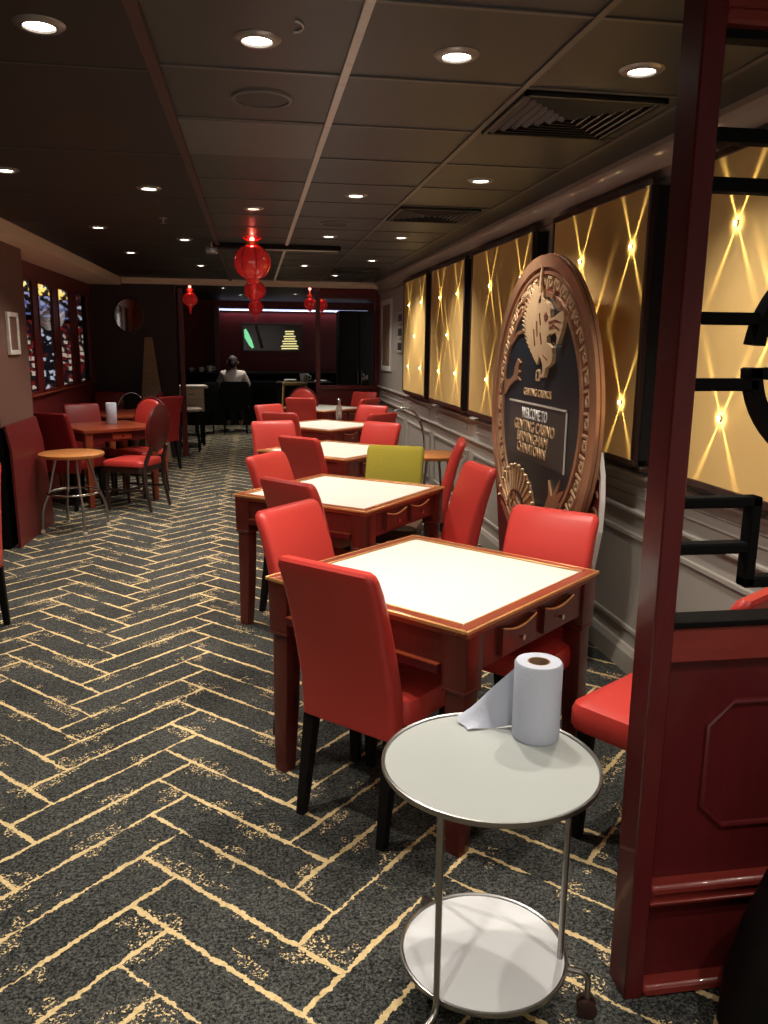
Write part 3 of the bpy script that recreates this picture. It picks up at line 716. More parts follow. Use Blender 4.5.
# ------------------------------------------------------------------ round-topped chrome stools
def stool(label):
    t = empty('round_stool', (0, 0, 0), 0, label, 'stool', 'orange-topped round stools')
    b = MB(); b.lathe([(0.20, 0.638), (0.262, 0.640), (0.268, 0.652), (0.266, 0.666), (0.255, 0.672), (0.01, 0.673)], n=40); b.build('round_top', 'orange_wood', t)
    for k in range(4):
        a = PI / 4 + k * PI / 2; c, s = math.cos(a), math.sin(a)
        b = MB(); b.tube([(0.13 * c, 0.13 * s, 0.64), (0.165 * c, 0.165 * s, 0.50), (0.205 * c, 0.205 * s, 0.34), (0.250 * c, 0.250 * s, 0.24), (0.268 * c, 0.268 * s, 0.17), (0.275 * c, 0.275 * s, 0.012)], 0.012, 10); l = b.build('leg', 'steel', t)
        b = MB(); b.lathe([(0.014, 0.0), (0.018, 0.008), (0.018, 0.022), (0.012, 0.03)], (0.275 * c, 0.275 * s, 0), 12); b.build('foot_cap', 'offwhite', l)
    b = MB(); b.tube([(0.215 * math.cos(2 * PI * k / 40), 0.215 * math.sin(2 * PI * k / 40), 0.33) for k in range(40)], 0.010, 10, closed=True); b.build('foot_ring', 'chrome', t)
    return t
ST = stool('round stool with orange wooden top beside the leaning red board'); ST.location = (-1.55, 7.19, 0); ST.rotation_euler = (0, 0, math.radians(-19))
o = dup(ST, (1.53, 6.86, 0), math.radians(10), 'round stool with orange wooden top behind the olive chair, by the wainscot')

# leaning red board against the pillar
fr = []
b = MB()
p0, p1, p2, p3 = Vector((-1.835, 6.55, 0.0)), Vector((-1.80, 7.50, 0.0)), Vector((-1.875, 7.43, 0.96)), Vector((-1.875, 6.53, 0.96))
m0, m1 = p0.lerp(p3, 0.80) + Vector((0.025, 0, 0)), p1.lerp(p2, 0.80) + Vector((0.025, 0, 0))
f1 = p0.lerp(p1, 0.55)
th = Vector((-0.018, 0, 0))
ring = [p0, p1, m1, p2, p3, m0]
V = [b.bm.verts.new(v) for v in ring]; U = [b.bm.verts.new(v + th) for v in ring]
b.bm.faces.new((V[0], V[1], V[2], V[5])); b.bm.faces.new((V[5], V[2], V[3], V[4])); b.bm.faces.new((U[5], U[2], U[1], U[0])); b.bm.faces.new((U[4], U[3], U[2], U[5]))
for i in range(6): b.bm.faces.new((V[i], U[i], U[(i + 1) % 6], V[(i + 1) % 6]))
o = b.build('leaning_board', 'redframe', None, angle=10); tag(o, 'glossy dark red board leaning on the brown pillar behind the stool', 'board')

# ------------------------------------------------------------------ drinks trolley and paper rolls
t = empty('drinks_trolley', (0.525, 1.665, 0), 0, 'round two-tier trolley with pale grey trays and castors in the foreground', 'trolley')
def tray(z, r, nm, m):
    b = MB(); b.lathe([(r - 0.01, z - 0.006), (r - 0.006, z), (0.01, z + 0.0005)], n=64); o = b.build(nm, m, t)
    b = MB(); b.lathe([(r - 0.010, z - 0.008), (r, z - 0.009), (r + 0.003, z - 0.003), (r + 0.002, z + 0.005), (r - 0.001, z + 0.006), (r - 0.005, z + 0.004), (r - 0.007, z - 0.001)], n=64, cap=False); b.build('rim', 'steel', o)
tray(0.65, 0.252, 'top_tray', 'tray'); tray(0.15, 0.201, 'lower_tray', 'tray_low')
LEGA = [(-0.150, -0.147), (0.177, -0.055), (-0.07, 0.196)]
for i, (lx, ly) in enumerate(LEGA):
    q = Vector((lx, ly, 0)); d = q.normalized()
    pts = [Vector((lx, ly, 0.638)), Vector((lx, ly, 0.20)), Vector((lx, ly, 0.150)), q + d * 0.005 + Vector((0, 0, 0.132)), q + d * 0.018 + Vector((0, 0, 0.122)), q + d * 0.05 + Vector((0, 0, 0.118)), q + d * 0.066 + Vector((0, 0, 0.108)), q + d * 0.070 + Vector((0, 0, 0.09)), q + d * 0.070 + Vector((0, 0, 0.045))]
    b = MB(); b.tube(pts, 0.0075, 10); l = b.build('leg', 'steel', t)
    b = MB(); c = q + d * 0.070; s = Vector((-d.y, d.x, 0))
    for k in (-1, 1):
        a0, a1 = c + s * (k * 0.005) + Vector((0, 0, 0.024)), c + s * (k * 0.019) + Vector((0, 0, 0.024)); b.tube([a0, a0.lerp(a1, 0.1), a0.lerp(a1, 0.9), a1], [0.020, 0.024, 0.024, 0.018], 18)
    b.build('castor', 'frame', l)
def paper_roll(x, y, z, r, h, label, sheet):
    t = empty('paper_towel_roll', (x, y, z), 0, label, 'paper roll', None)
    b = MB(); ri = r * 0.44
    b.lathe([(ri, 0.004), (r - 0.004, 0.0), (r, 0.006), (r, h - 0.006), (r - 0.004, h), (ri + 0.002, h - 0.001)], n=48, cap=False); b.build('paper', 'paper', t)
    b = MB(); b.lathe([(ri + 0.002, 0.002), (ri + 0.002, h - 0.001), (ri - 0.001, h - 0.001), (ri - 0.001, 0.002), (ri + 0.002, 0.002)], n=28, cap=False); b.lathe([(ri, 0.10 * h), (0.001, 0.10 * h)], n=28, cap=False); b.build('core', 'card', t)
    if sheet:
        # loose end peeling off the back of the roll and lying over the tray
        b = MB(); rows = []
        for i in range(13):
            u = i / 12; row = []
            for k in range(8):
                v = k / 7
                px = -r * 0.2 - 0.150 * u + 0.010 * math.sin(5 * v) * u; py = r * (1 - 0.30 * u) + 0.085 * u * (0.35 + 0.0 * v)
                top = h * (1 - u) ** 1.1 * 0.86 + 0.012
                zz = 0.003 + v * top
                py += 0.035 * u - 0.06 * u * (1 - v); px -= 0.012 * math.sin(PI * v) * u
                row.append(b.bm.verts.new((px, py, zz + 0.004 * math.sin(9 * u + 4 * v) * u)))
            rows.append(row)
        for a, c in zip(rows, rows[1:]):
            for k in range(7): b.bm.faces.new((a[k], a[k + 1], c[k + 1], c[k]))
        s = b.build('loose_sheet', 'paper', t)
    return t
paper_roll(0.672, 1.775, 0.6505, 0.0585, 0.198, 'blue-white paper towel roll with loose sheet on the trolley top', True)
paper_roll(-1.46, 8.72, 0.7685, 0.053, 0.215, 'white paper towel roll standing on the dark left table', False)
# clear bottle on the fourth table
t = empty('glass_bottle', (0.93, 9.02, 0.768), 0, 'slim clear bottle standing at the far corner of the fourth table', 'bottle')
b = MB(); b.lathe([(0.03, 0), (0.036, 0.01), (0.036, 0.12), (0.03, 0.15), (0.014, 0.17), (0.013, 0.20)], n=20); b.build('body', 'bottle', t)
b = MB(); b.lathe([(0.015, 0.20), (0.028, 0.205), (0.026, 0.225), (0.010, 0.24)], n=16); b.build('stopper', 'chrome', t)

# ------------------------------------------------------------------ round welcome sign with dragon
SY, SZ, SX = 4.18, 1.263, 1.50     # disc centre and front plane
sg = empty('welcome_sign', (SX, SY - 0.02, 0), 0, 'round dragon welcome sign with copper key-pattern ring standing before the gold panel', 'sign')
OFS = -0.03
def sf(depth0=0.0):
    # a: to the reader's right, b: up, measured from (4.15, 1.235); d: out towards the room
    return lambda a, c, d: (-depth0 - d, -(a + OFS * 1.0 + 0.03) + (4.15 - SY), 1.268 + c)
def ringprism(r0, r1, d0, d1, name, m, n=96):
    b = MB(); cy, cz = 0.0, SZ
    rr = [[(x, cy + r * math.cos(2 * PI * k / n), cz + r * math.sin(2 * PI * k / n)) for k in range(n)] for r, x in ((r0, -d0), (r1, -d0), (r1, -d1), (r0, -d1), (r0, -d0))]
    b.loft(rr, cap=False); return b.build(name, m, sg, angle=30)
def disc(r, d0, d1, name, m, n=96):
    b = MB(); b.loft([[(x, r * math.cos(2 * PI * k / n), SZ + r * math.sin(2 * PI * k / n)) for k in range(n)] for x in (-d0, -d1)]); return b.build(name, m, sg, angle=30)
disc(0.80, -0.016, 0.0, 'disc_board', 'copper')
disc(0.797, 0.0, 0.004, 'disc_face', 'copper_dark')
disc(0.60, 0.004, 0.006, 'navy_field', 'navy')
ringprism(0.735, 0.795, 0.004, 0.022, 'outer_ring', 'copper')
ringprism(0.700, 0.715, 0.004, 0.014, 'middle_ring', 'copper')
ringprism(0.590, 0.615, 0.004, 0.016, 'inner_ring', 'copper')
# greek key motifs round the ring
b = MB(); nk = 40
for k in range(nk):
    a = 2 * PI * k / nk
    def P(u, r): ang = a + u * (2 * PI / nk); return (r * math.cos(ang), r * math.sin(ang))
    def seg(u0, r0, u1, r1, w=0.0062):
        p, q = Vector(P(u0, r0)), Vector(P(u1, r1)); d = (q - p).normalized(); nn = Vector((-d.y, d.x)) * w; p -= d * w; q += d * w
        b.prism([tuple(p - nn), tuple(q - nn), tuple(q + nn), tuple(p + nn)], 0.008, lambda s, c, dd: (-0.004 - dd, s, SZ + c))
    seg(-0.36, 0.632, -0.36, 0.685); seg(-0.36, 0.685, 0.30, 0.685); seg(0.30, 0.685, 0.30, 0.648); seg(0.30, 0.648, -0.08, 0.648); seg(-0.08, 0.648, -0.08, 0.667)
b.build('key_pattern', 'pale_gold', sg, smooth=False)
# dragon: mane, head, horns, whiskers, claws and tail in raised print
mane = []
def spikes(arc, tip, nsp):
    """saw-toothed outline from inner arc points to spiky outside"""
    out = []
    for i in range(nsp):
        u0, u1 = i / nsp, (i + 0.55) / nsp
        out.append(arc(u0)); out.append(tip(u1))
    return out
arc = lambda u: (-0.02 - 0.215 * math.sin(PI * (0.12 + 0.80 * u)), 0.640 - 0.385 * u)
tip = lambda u: (-0.03 - 0.285 * math.sin(PI * (0.12 + 0.80 * u)) - 0.012, 0.675 - 0.400 * u)
poly = spikes(arc, tip, 17) + [(-0.10, 0.268), (-0.045, 0.235), (-0.02, 0.27), (0.04, 0.30), (0.06, 0.40), (0.0, 0.56), (-0.01, 0.62)]
b = MB(); b.prism(poly, 0.012, sf(0.006)); b.build('dragon_mane', 'pale_gold', sg, smooth=False)
head = [(-0.06, 0.54), (-0.02, 0.585), (0.024, 0.612), (0.03, 0.575), (0.052, 0.557), (0.10, 0.545), (0.135, 0.515), (0.15, 0.470), (0.20, 0.475), (0.25, 0.490), (0.313, 0.503), (0.335, 0.470), (0.318, 0.430), (0.300, 0.395), (0.262, 0.345), (0.245, 0.342), (0.250, 0.375), (0.225, 0.400), (0.18, 0.392), (0.148, 0.393), (0.105, 0.380), (0.115, 0.350), (0.150, 0.335), (0.188, 0.324), (0.200, 0.290), (0.190, 0.250), (0.150, 0.232), (0.111, 0.222), (0.100, 0.195), (0.082, 0.172), (0.045, 0.172), (0.040, 0.185), (0.068, 0.200), (0.062, 0.235), (0.03, 0.270), (-0.04, 0.300), (-0.09, 0.38)]
b = MB(); b.prism(head, 0.020, sf(0.006)); hd = b.build('dragon_head', 'pale_gold', sg, smooth=False)
for q in ([(0.055, 0.485), (0.09, 0.500), (0.115, 0.480), (0.09, 0.455), (0.065, 0.46)], [(0.14, 0.425), (0.20, 0.440), (0.27, 0.420), (0.28, 0.410), (0.20, 0.426), (0.14, 0.414)], [(0.13, 0.452), (0.22, 0.462), (0.30, 0.445), (0.22, 0.452), (0.13, 0.440)],
          [(-0.02, 0.50), (0.0, 0.44), (0.01, 0.44), (-0.008, 0.50)], [(-0.06, 0.46), (-0.04, 0.38), (-0.03, 0.38), (-0.048, 0.46)], [(0.0, 0.40), (0.03, 0.34), (0.04, 0.345), (0.012, 0.40)], [(-0.10, 0.42), (-0.07, 0.33), (-0.06, 0.335), (-0.088, 0.42)], [(0.07, 0.29), (0.13, 0.27), (0.13, 0.262), (0.07, 0.28)]):
    b = MB(); b.prism(q, 0.003, sf(0.026)); b.build('face_line', 'copper_dark', hd, smooth=False)
def stroke(pts, w, d0=0.006, dep=0.010):
    b = MB(); L = []; Rr = []
    for i, p in enumerate(pts):
        p = Vector(p); t_ = (Vector(pts[min(i + 1, len(pts) - 1)]) - Vector(pts[max(i - 1, 0)])).normalized(); n_ = Vector((-t_.y, t_.x)); ww = w[i] if isinstance(w, list) else w
        L.append(tuple(p + n_ * ww)); Rr.append(tuple(p - n_ * ww))
    b.prism(L + Rr[::-1], dep, sf(d0)); return b
stroke([(0.150, 0.63), (0.152, 0.585), (0.170, 0.545), (0.225, 0.512), (0.30, 0.500)], [0.008, 0.012, 0.012, 0.010, 0.006]).build('whisker', 'copper', sg, smooth=False)
stroke([(-0.02, 0.55), (-0.03, 0.66), (-0.015, 0.74)], [0.016, 0.012, 0.004], 0.016).build('horn', 'pale_gold', sg, smooth=False)
stroke([(-0.12, 0.50), (-0.25, 0.60), (-0.40, 0.55)], [0.010, 0.010, 0.004]).build('mane_lock', 'copper', sg, smooth=False)
stroke([(-0.26, 0.42), (-0.40, 0.40), (-0.52, 0.33), (-0.58, 0.24)], [0.008, 0.008, 0.008, 0.004]).build('mane_lock', 'copper', sg, smooth=False)
claw = [(-0.70, 0.10), (-0.60, 0.135), (-0.50, 0.142), (-0.44, 0.165), (-0.42, 0.215), (-0.375, 0.262), (-0.322, 0.240), (-0.355, 0.228), (-0.368, 0.200), (-0.318, 0.190), (-0.350, 0.180), (-0.375, 0.165), (-0.318, 0.142), (-0.36, 0.146), (-0.43, 0.130), (-0.50, 0.105), (-0.57, 0.05), (-0.66, 0.055)]
b = MB(); b.prism(claw, 0.010, sf(0.006)); b.build('claw', 'copper', sg, smooth=False)
claw2 = [(0.16, -0.50), (0.215, -0.42), (0.203, -0.343), (0.235, -0.385), (0.255, -0.42), (0.30, -0.385), (0.353, -0.318), (0.335, -0.375), (0.320, -0.40), (0.375, -0.375), (0.425, -0.36), (0.39, -0.40), (0.36, -0.43), (0.38, -0.47), (0.29, -0.51), (0.22, -0.50)]
b = MB(); b.prism(claw2, 0.010, sf(0.006)); b.build('claw', 'copper', sg, smooth=False)
tail_o = [(0.02 + 0.30 * -1 + 0.30 * math.cos(a) * 1.0 + 0.0, -0.62 + 0.265 * math.sin(a)) for a in [PI * (1 - k / 14) for k in range(15)]]
tail_i = [(-0.285 + 0.165 * math.cos(a), -0.62 + 0.135 * math.sin(a)) for a in [PI * (k / 14) for k in range(15)]]
b = MB(); b.prism(tail_o + tail_i, 0.010, sf(0.006)); tl = b.build('tail', 'copper', sg, smooth=False)
b = MB()
for k in range(15):
    a = PI * (k + 0.5) / 15; c, s = math.cos(a), math.sin(a)
    q0, q1 = (-0.285 + 0.175 * c, -0.62 + 0.145 * s), (-0.28 + 0.315 * math.cos(a - 0.10), -0.62 + 0.285 * math.sin(a - 0.10)); n_ = (-s * 0.008, c * 0.008)
    b.prism([(q0[0] - n_[0], q0[1] - n_[1]), (q1[0] - n_[0], q1[1] - n_[1]), (q1[0] + n_[0], q1[1] + n_[1]), (q0[0] + n_[0], q0[1] + n_[1])], 0.006, sf(0.016))
    b.lathe([(0.004, 0), (0.012, 0.006), (0.012, 0.014), (0.004, 0.02)], (-0.024, -(q1[0]) + (4.15 - SY), 1.268 + q1[1] - 0.01), 10)
b.build('tail_spines', 'pale_gold', tl, smooth=False)
# text box
b = MB(); b.prism([(-0.50, 0.029), (0.40, 0.029), (0.40, -0.285), (-0.50, -0.275)], 0.003, sf(0.006)); bx = b.build('text_box', 'grey_print', sg, smooth=False)
b = MB(); b.prism([(-0.50, 0.029), (0.40, 0.029), (0.40, 0.019), (-0.50, 0.019)], 0.004, sf(0.009)); b.prism([(0.388, 0.029), (0.40, 0.029), (0.40, -0.285), (0.388, -0.285)], 0.004, sf(0.009)); b.build('box_border', 'offwhite', bx, smooth=False)
b = MB(); em = [(-0.066, 0.150), (-0.012, 0.150), (-0.004, 0.172), (-0.008, 0.205), (-0.035, 0.213), (-0.066, 0.205), (-0.074, 0.175)]; b.prism(em, 0.006, sf(0.006)); eo = b.build('emblem', 'pale_gold', sg, smooth=False)
b = MB(); b.prism([(-0.052, 0.164), (-0.028, 0.164), (-0.024, 0.185), (-0.030, 0.200), (-0.054, 0.196), (-0.046, 0.186), (-0.040, 0.180)], 0.003, sf(0.012)); b.build('emblem_mark', 'navy', eo, smooth=False)
def lettering(txt, a0, a1, zb, h, m, par, d0):
    cu = bpy.data.curves.new('lettering', 'FONT'); cu.body = txt; cu.size = 1.0; cu.extrude = 0.03; cu.resolution_u = 3; cu.offset = 0.008
    tmp = bpy.data.objects.new('lettering', cu); COL.objects.link(tmp)
    bpy.context.view_layer.update()
    me = bpy.data.meshes.new_from_object(tmp.evaluated_get(bpy.context.evaluated_depsgraph_get()))
    bpy.data.objects.remove(tmp)
    xs = [v.co.x for v in me.vertices]; ys = [v.co.y for v in me.vertices]
    x0, x1, y0, y1 = min(xs), max(xs), min(ys), max(ys)
    f = sf(d0)
    for v in me.vertices:
        v.co = Vector(f(a0 + (v.co.x - x0) / (x1 - x0) * (a1 - a0), zb + (v.co.y - y0) / (y1 - y0) * h, (v.co.z + 0.03) * 0.08))
    me.materials.clear(); me.materials.append(M[m])
    o = bpy.data.objects.new('lettering', me); COL.objects.link(o); o.parent = par
    return o
lettering('GENTING CASINOS', -0.262, 0.170, 0.066, 0.040, 'pale_gold', sg, 0.006)
lettering('WELCOME TO', -0.265, 0.130, -0.060, 0.058, 'white', bx, 0.009)
lettering('GENTING CASINO', -0.390, 0.245, -0.130, 0.058, 'pale_gold', bx, 0.009)
lettering('BIRMINGHAM', -0.330, 0.150, -0.192, 0.055, 'pale_gold', bx, 0.009)
lettering('CHINATOWN', -0.325, 0.130, -0.254, 0.055, 'pale_gold', bx, 0.009)
# base board behind the lower half of the disc
def base_poly(g):
    R_ = 0.80
    out = [(-0.66 - g, -1.268), (0.50 + g, -1.268), (0.55 + g, -0.95), (0.66 + g, -0.72), (0.728 + g, -0.50), (0.736 + g, -0.36), (0.722 + g, -0.24), (0.68 + g, -0.14), (0.40, -0.10), (-0.40, -0.10), (-0.76 - g, -0.14), (-0.86 - g, -0.30), (-0.93 - g, -0.36), (-0.88 - g, -0.50), (-0.80 - g, -0.75)]
    return out
b = MB(); b.prism(base_poly(0.0), 0.022, lambda a, c, d: (0.060 - d, -a + (4.15 - SY), 1.268 + c)); b.build('base_board', 'white', sg, smooth=False)
b = MB(); b.prism(base_poly(-0.012), 0.003, lambda a, c, d: (0.037 - d, -a + (4.15 - SY), 1.268 + c)); bf = b.build('base_print', 'redframe', sg, smooth=False)
b = MB()
for k in range(7):
    for j in range(3):
        a0, c0 = 0.52 + 0.075 * j, -0.24 - 0.085 * k + 0.03 * j
        if a0 ** 2 + c0 ** 2 < 0.30: continue
        pts = [(a0 + 0.045 * math.cos(q), c0 + 0.045 * math.sin(q)) for q in [PI * (0.05 + 0.18 * i) for i in range(6)]]
        L = [p for p in pts]; I = [(a0 + 0.030 * math.cos(q), c0 + 0.030 * math.sin(q)) for q in [PI * (0.05 + 0.18 * i) for i in range(6)]]
        b.prism(L + I[::-1], 0.004, lambda a, c, d: (0.034 - d, -a + (4.15 - SY), 1.268 + c))
b.build('scale_print', 'copper', bf, smooth=False)
b = MB(); b.box((0.17, 0, 0.24), (0.20, 0.03, 0.48)); b.build('rear_strut', 'white', sg, smooth=False)

# ------------------------------------------------------------------ red lattice partition in the foreground
pt = empty('lattice_screen', (0.945, 1.66, 0), 0, 'dark red wooden screen with black lattice at the right foreground', 'screen')
def PB(b, x0, x1, z0, z1, y0=1.635, y1=1.675, bev=0.004):
    b.box(((x0 + x1) / 2 - 0.945, (y0 + y1) / 2 - 1.66, (z0 + z1) / 2), (x1 - x0, y1 - y0, z1 - z0), bev, 1)
X1 = 1.80
b = MB(); PB(b, 0.880, 0.930, 0.0, CEIL, 1.615, 1.705, 0.004); b.build('post', 'mahogany_dark', pt)
b = MB(); PB(b, 0.930, X1, 0.885, 0.972, 1.630, 1.690); b.build('middle_rail', 'mahogany_lit', pt)
b = MB(); PB(b, 0.930, X1, 0.972, 0.986, 1.622, 1.698, 0.002); b.build('ledge', 'black_matt', pt)
b = MB(); PB(b, 0.930, X1, 2.235, CEIL, 1.630, 1.690); PB(b, 0.930, X1, 2.225, 2.255, 1.618, 1.70, 0.006); b.build('top_rail', 'mahogany_lit', pt)
b = MB(); PB(b, 0.930, X1, 0.0, 0.885, 1.652, 1.668, 0); b.build('lower_panel', 'mahogany_dark', pt, smooth=False)
b = MB(); PB(b, 0.930, X1, 0.285, 0.312, 1.615, 1.66, 0.008); PB(b, 0.930, X1, 0.245, 0.285, 1.628, 1.66, 0.004); PB(b, 0.930, X1, 0.255, 0.262, 1.622, 1.66, 0.002); b.build('lower_moulding', 'mahogany_lit', pt)
b = MB(); PB(b, 0.930, X1, 0.0, 0.032, 1.612, 1.665, 0.008); b.build('plinth', 'mahogany_lit', pt)
# octagonal raised moulding on the panel
b = MB(); x0, x1, z0, z1, c = 1.058, 1.70, 0.445, 0.772, 0.058
oc = [(x0 + c, z0), (x1 - c, z0), (x1, z0 + c), (x1, z1 - c), (x1 - c, z1), (x0 + c, z1), (x0, z1 - c), (x0, z0 + c)]
b.tube([(x - 0.945, -0.010, z) for x, z in oc], 0.008, 8, closed=True); b.build('panel_moulding', 'mahogany_dark', pt)
# black lattice
b = MB(); PB(b, 0.930, X1, 2.206, 2.222, 1.64, 1.68, 0.002)
PB(b, 0.930, X1, 2.013, 2.040); PB(b, 0.930, X1, 1.917, 1.945)
CXc, CZc, RC = 1.315, 1.578, 0.236
PB(b, 0.930, CXc - 0.235, 1.649, 1.675); PB(b, 0.930, CXc - 0.222, 1.508, 1.535)
PB(b, 0.930, 1.130, 1.248, 1.272); PB(b, 1.105, 1.130, 1.060, 1.272); PB(b, 0.930, 1.106, 1.141, 1.166); PB(b, 1.105, 1.52, 1.058, 1.084)
PB(b, 1.50, 1.525, 1.058, 1.272); PB(b, 1.50, X1, 1.248, 1.272); PB(b, 1.525, X1, 1.141, 1.166); PB(b, CXc + 0.222, X1, 1.649, 1.675); PB(b, CXc + 0.222, X1, 1.508, 1.535)
def arcbar(a0, a1, r0=0.222, r1=0.250):
    n = 28; lo = [(CXc + r1 * math.cos(a0 + (a1 - a0) * k / n), CZc + r1 * math.sin(a0 + (a1 - a0) * k / n)) for k in range(n + 1)]
    hi = [(CXc + r0 * math.cos(a0 + (a1 - a0) * k / n), CZc + r0 * math.sin(a0 + (a1 - a0) * k / n)) for k in range(n + 1)]
    b.prism(lo + hi[::-1], 0.040, lambda x, z, d: (x - 0.945, -0.025 + d, z))
g1, g2 = math.radians(7), math.radians(5)
arcbar(g1, PI - g1); arcbar(PI + g2, 2 * PI - g2)
zt = CZc - 0.222 * math.sin(g2)
PB(b, CXc - 0.250, CXc + 0.250, zt - 0.026, zt)
b.build('lattice', 'black_matt', pt, angle=30)

# black bag at the foot of the screen
t = empty('black_bag', (1.325, 1.37, 0), math.radians(-8), 'black leather bag with a metal buckle standing before the red screen', 'bag')
b = MB(); rings = []
for w, d, z in ((0.52, 0.26, 0.0), (0.57, 0.30, 0.03), (0.56, 0.30, 0.16), (0.51, 0.28, 0.30), (0.44, 0.24, 0.44), (0.33, 0.17, 0.58), (0.22, 0.09, 0.68), (0.14, 0.05, 0.72)):
    rings.append(rrect(w, d, min(0.08, d / 2 - 0.005), 0, 0, z, 5))
b.loft(rings); b.build('body', 'bag', t)
b = MB(); b.tube([(-0.06, 0, 0.70), (-0.06, 0, 0.78), (0, 0, 0.82), (0.06, 0, 0.78), (0.06, 0, 0.70)], 0.012, 10); b.build('handle', 'bag', t)
b = MB(); b.box((-0.12, -0.155, 0.16), (0.035, 0.012, 0.40), 0.003, 1, rx=-0.09); b.build('strap', 'bag', t)
b = MB(); b.tube([(-0.12 + 0.024 * math.cos(a), -0.166, 0.165 + 0.020 * math.sin(a)) for a in [2 * PI * k / 16 for k in range(16)]], 0.005, 8, closed=True); b.build('buckle', 'chrome', t)

# ------------------------------------------------------------------ wall pictures
def frame_x(x, y0, y1, z0, z1, s, label, cat, fw, mframe, mface, name='wall_picture', panes=1, group=None):
    """picture on a wall whose face looks along s*x"""
    t = empty(name, (x, (y0 + y1) / 2, z0), 0, label, cat, group)
    yc = (y0 + y1) / 2; h = z1 - z0; w = y1 - y0
    b = MB(); b.box((s * 0.008, 0, h / 2), (0.014, w - 0.005, h - 0.005)); b.build('print', mface, t, smooth=False)
    b = MB()
    for q in (-1, 1):
        b.box((s * 0.013, q * (w / 2 - fw / 2), h / 2), (0.024, fw, h), 0.003, 1)
        b.box((s * 0.013, 0, h / 2 + q * (h / 2 - fw / 2)), (0.024, w - 2 * fw, fw), 0.003, 1)
    b.build('frame', mframe, t)
    return t
frame_x(-1.90, 6.84, 7.13, 1.49, 1.82, 1, 'narrow white-framed picture on the brown pillar', 'picture', 0.036, 'tbar', 'pillar')
frame_x(WX, 10.85, 11.65, 1.24, 2.20, -1, 'tall white-framed picture on the right wall by the far corner', 'picture', 0.07, 'white', 'speckle')
for k in range(3):
    frame_x(WX, 9.98, 10.36, 1.50 + 0.175 * k, 1.65 + 0.175 * k, -1, ['lowest', 'middle', 'topmost'][k] + ' of three little white-framed plaques beside the farthest gold panel', 'plaque', 0.03, 'offwhite', 'grey_print', 'wall_plaque', group='small white plaques')

# ------------------------------------------------------------------ left window wall with slot machines behind it
WL = -2.15
openings = [(8.24, 8.72), (8.92, 9.55), (9.80, 10.42), (10.76, 11.50)]
z0, z1 = 1.08, 2.20
b = MB()
b.box((WL - 0.012, 9.60, z0 / 2), (0.024, 4.22, z0)); b.box((WL - 0.012, 9.60, (z1 + CEIL) / 2), (0.024, 4.22, CEIL - z1))
ys = [7.49] + [v for o_ in openings for v in o_] + [11.71]
for a, c in zip(ys[0::2], ys[1::2]): b.box((WL - 0.012, (a + c) / 2, (z0 + z1) / 2), (0.024, c - a, z1 - z0))
struct(b.build('wall_left.004', 'redframe', smooth=False))
for i, (a, c) in enumerate(openings):
    b = MB(); b.box((WL - 0.012, (a + c) / 2, (z0 + z1) / 2), (0.004, c - a, z1 - z0)); w_ = struct(b.build('window_%d' % (i + 1), 'glass', smooth=False))
    b = MB()
    for q in (a + 0.012, c - 0.012): b.box((WL - 0.006, q, (z0 + z1) / 2), (0.03, 0.024, z1 - z0), 0.003, 1)
    for q in (z0 + 0.012, z1 - 0.012): b.box((WL - 0.006, (a + c) / 2, q), (0.03, c - a, 0.024), 0.003, 1)
    b.build('window_frame', 'redframe', w_)
struct(MB().box((WL + 0.01, 9.9, z0 - 0.012), (0.05, 3.4, 0.02), 0.003, 1).build('trim_12', 'rim_wood'))
def slot_machine(x, y, rz, label, m_top, m_mid, m_scr):
    t = empty('slot_machine', (x, y, 0), rz, label, 'slot machine', 'slot machines behind the window wall')
    # faces +x locally
    b = MB(); b.prism([(-0.28, 0), (0.28, 0), (0.28, 0.72), (0.36, 0.80), (0.32, 0.86), (0.20, 0.92), (0.12, 1.86), (0.18, 1.89), (0.18, 2.36), (-0.28, 2.36)], 0.62, lambda a, c, d: (a, -0.31 + d, c)); b.build('cabinet', 'black_wood', t, smooth=False)
    b = MB(); b.box((0.185, 0, 2.26), (0.012, 0.58, 0.18)); b.build('top_sign', m_top, t, smooth=False)
    b = MB(); b.box((0.185, 0, 2.03), (0.012, 0.58, 0.26)); b.build('upper_screen', m_mid, t, smooth=False)
    b = MB(); b.prism([(0.20, 0.94), (0.21, 0.94), (0.135, 1.84), (0.125, 1.84)], 0.58, lambda a, c, d: (a, -0.29 + d, c)); b.build('lower_screen', m_scr, t, smooth=False)
    b = MB()
    for k in range(5): b.tube([(0.26, -0.18 + 0.09 * k, 0.885), (0.27, -0.18 + 0.09 * k, 0.905)], 0.025, 10)
    b.build('buttons', 'offwhite', t)
    return t
for i, (y, s1, s2, s3, lab) in enumerate([(10.45, 'sign_yellow', 'sign_blue', 'screen_red', 'slot machine with yellow top sign seen in the window nearest the pillar'),
                                         (11.40, 'sign_yellow', 'sign_blue', 'screen_mixed', 'slot machine with dark white-flecked screen seen in the second window'),
                                         (12.45, 'sign_yellow', 'sign_blue', 'screen_red', 'slot machine with red screen seen in the third window'),
                                         (13.75, 'screen_red', 'screen_mixed', 'screen_red', 'dim slot machine at the far end behind the dark window')]):
    slot_machine(-2.88, y, math.radians(-78), lab, s1, s2, s3)

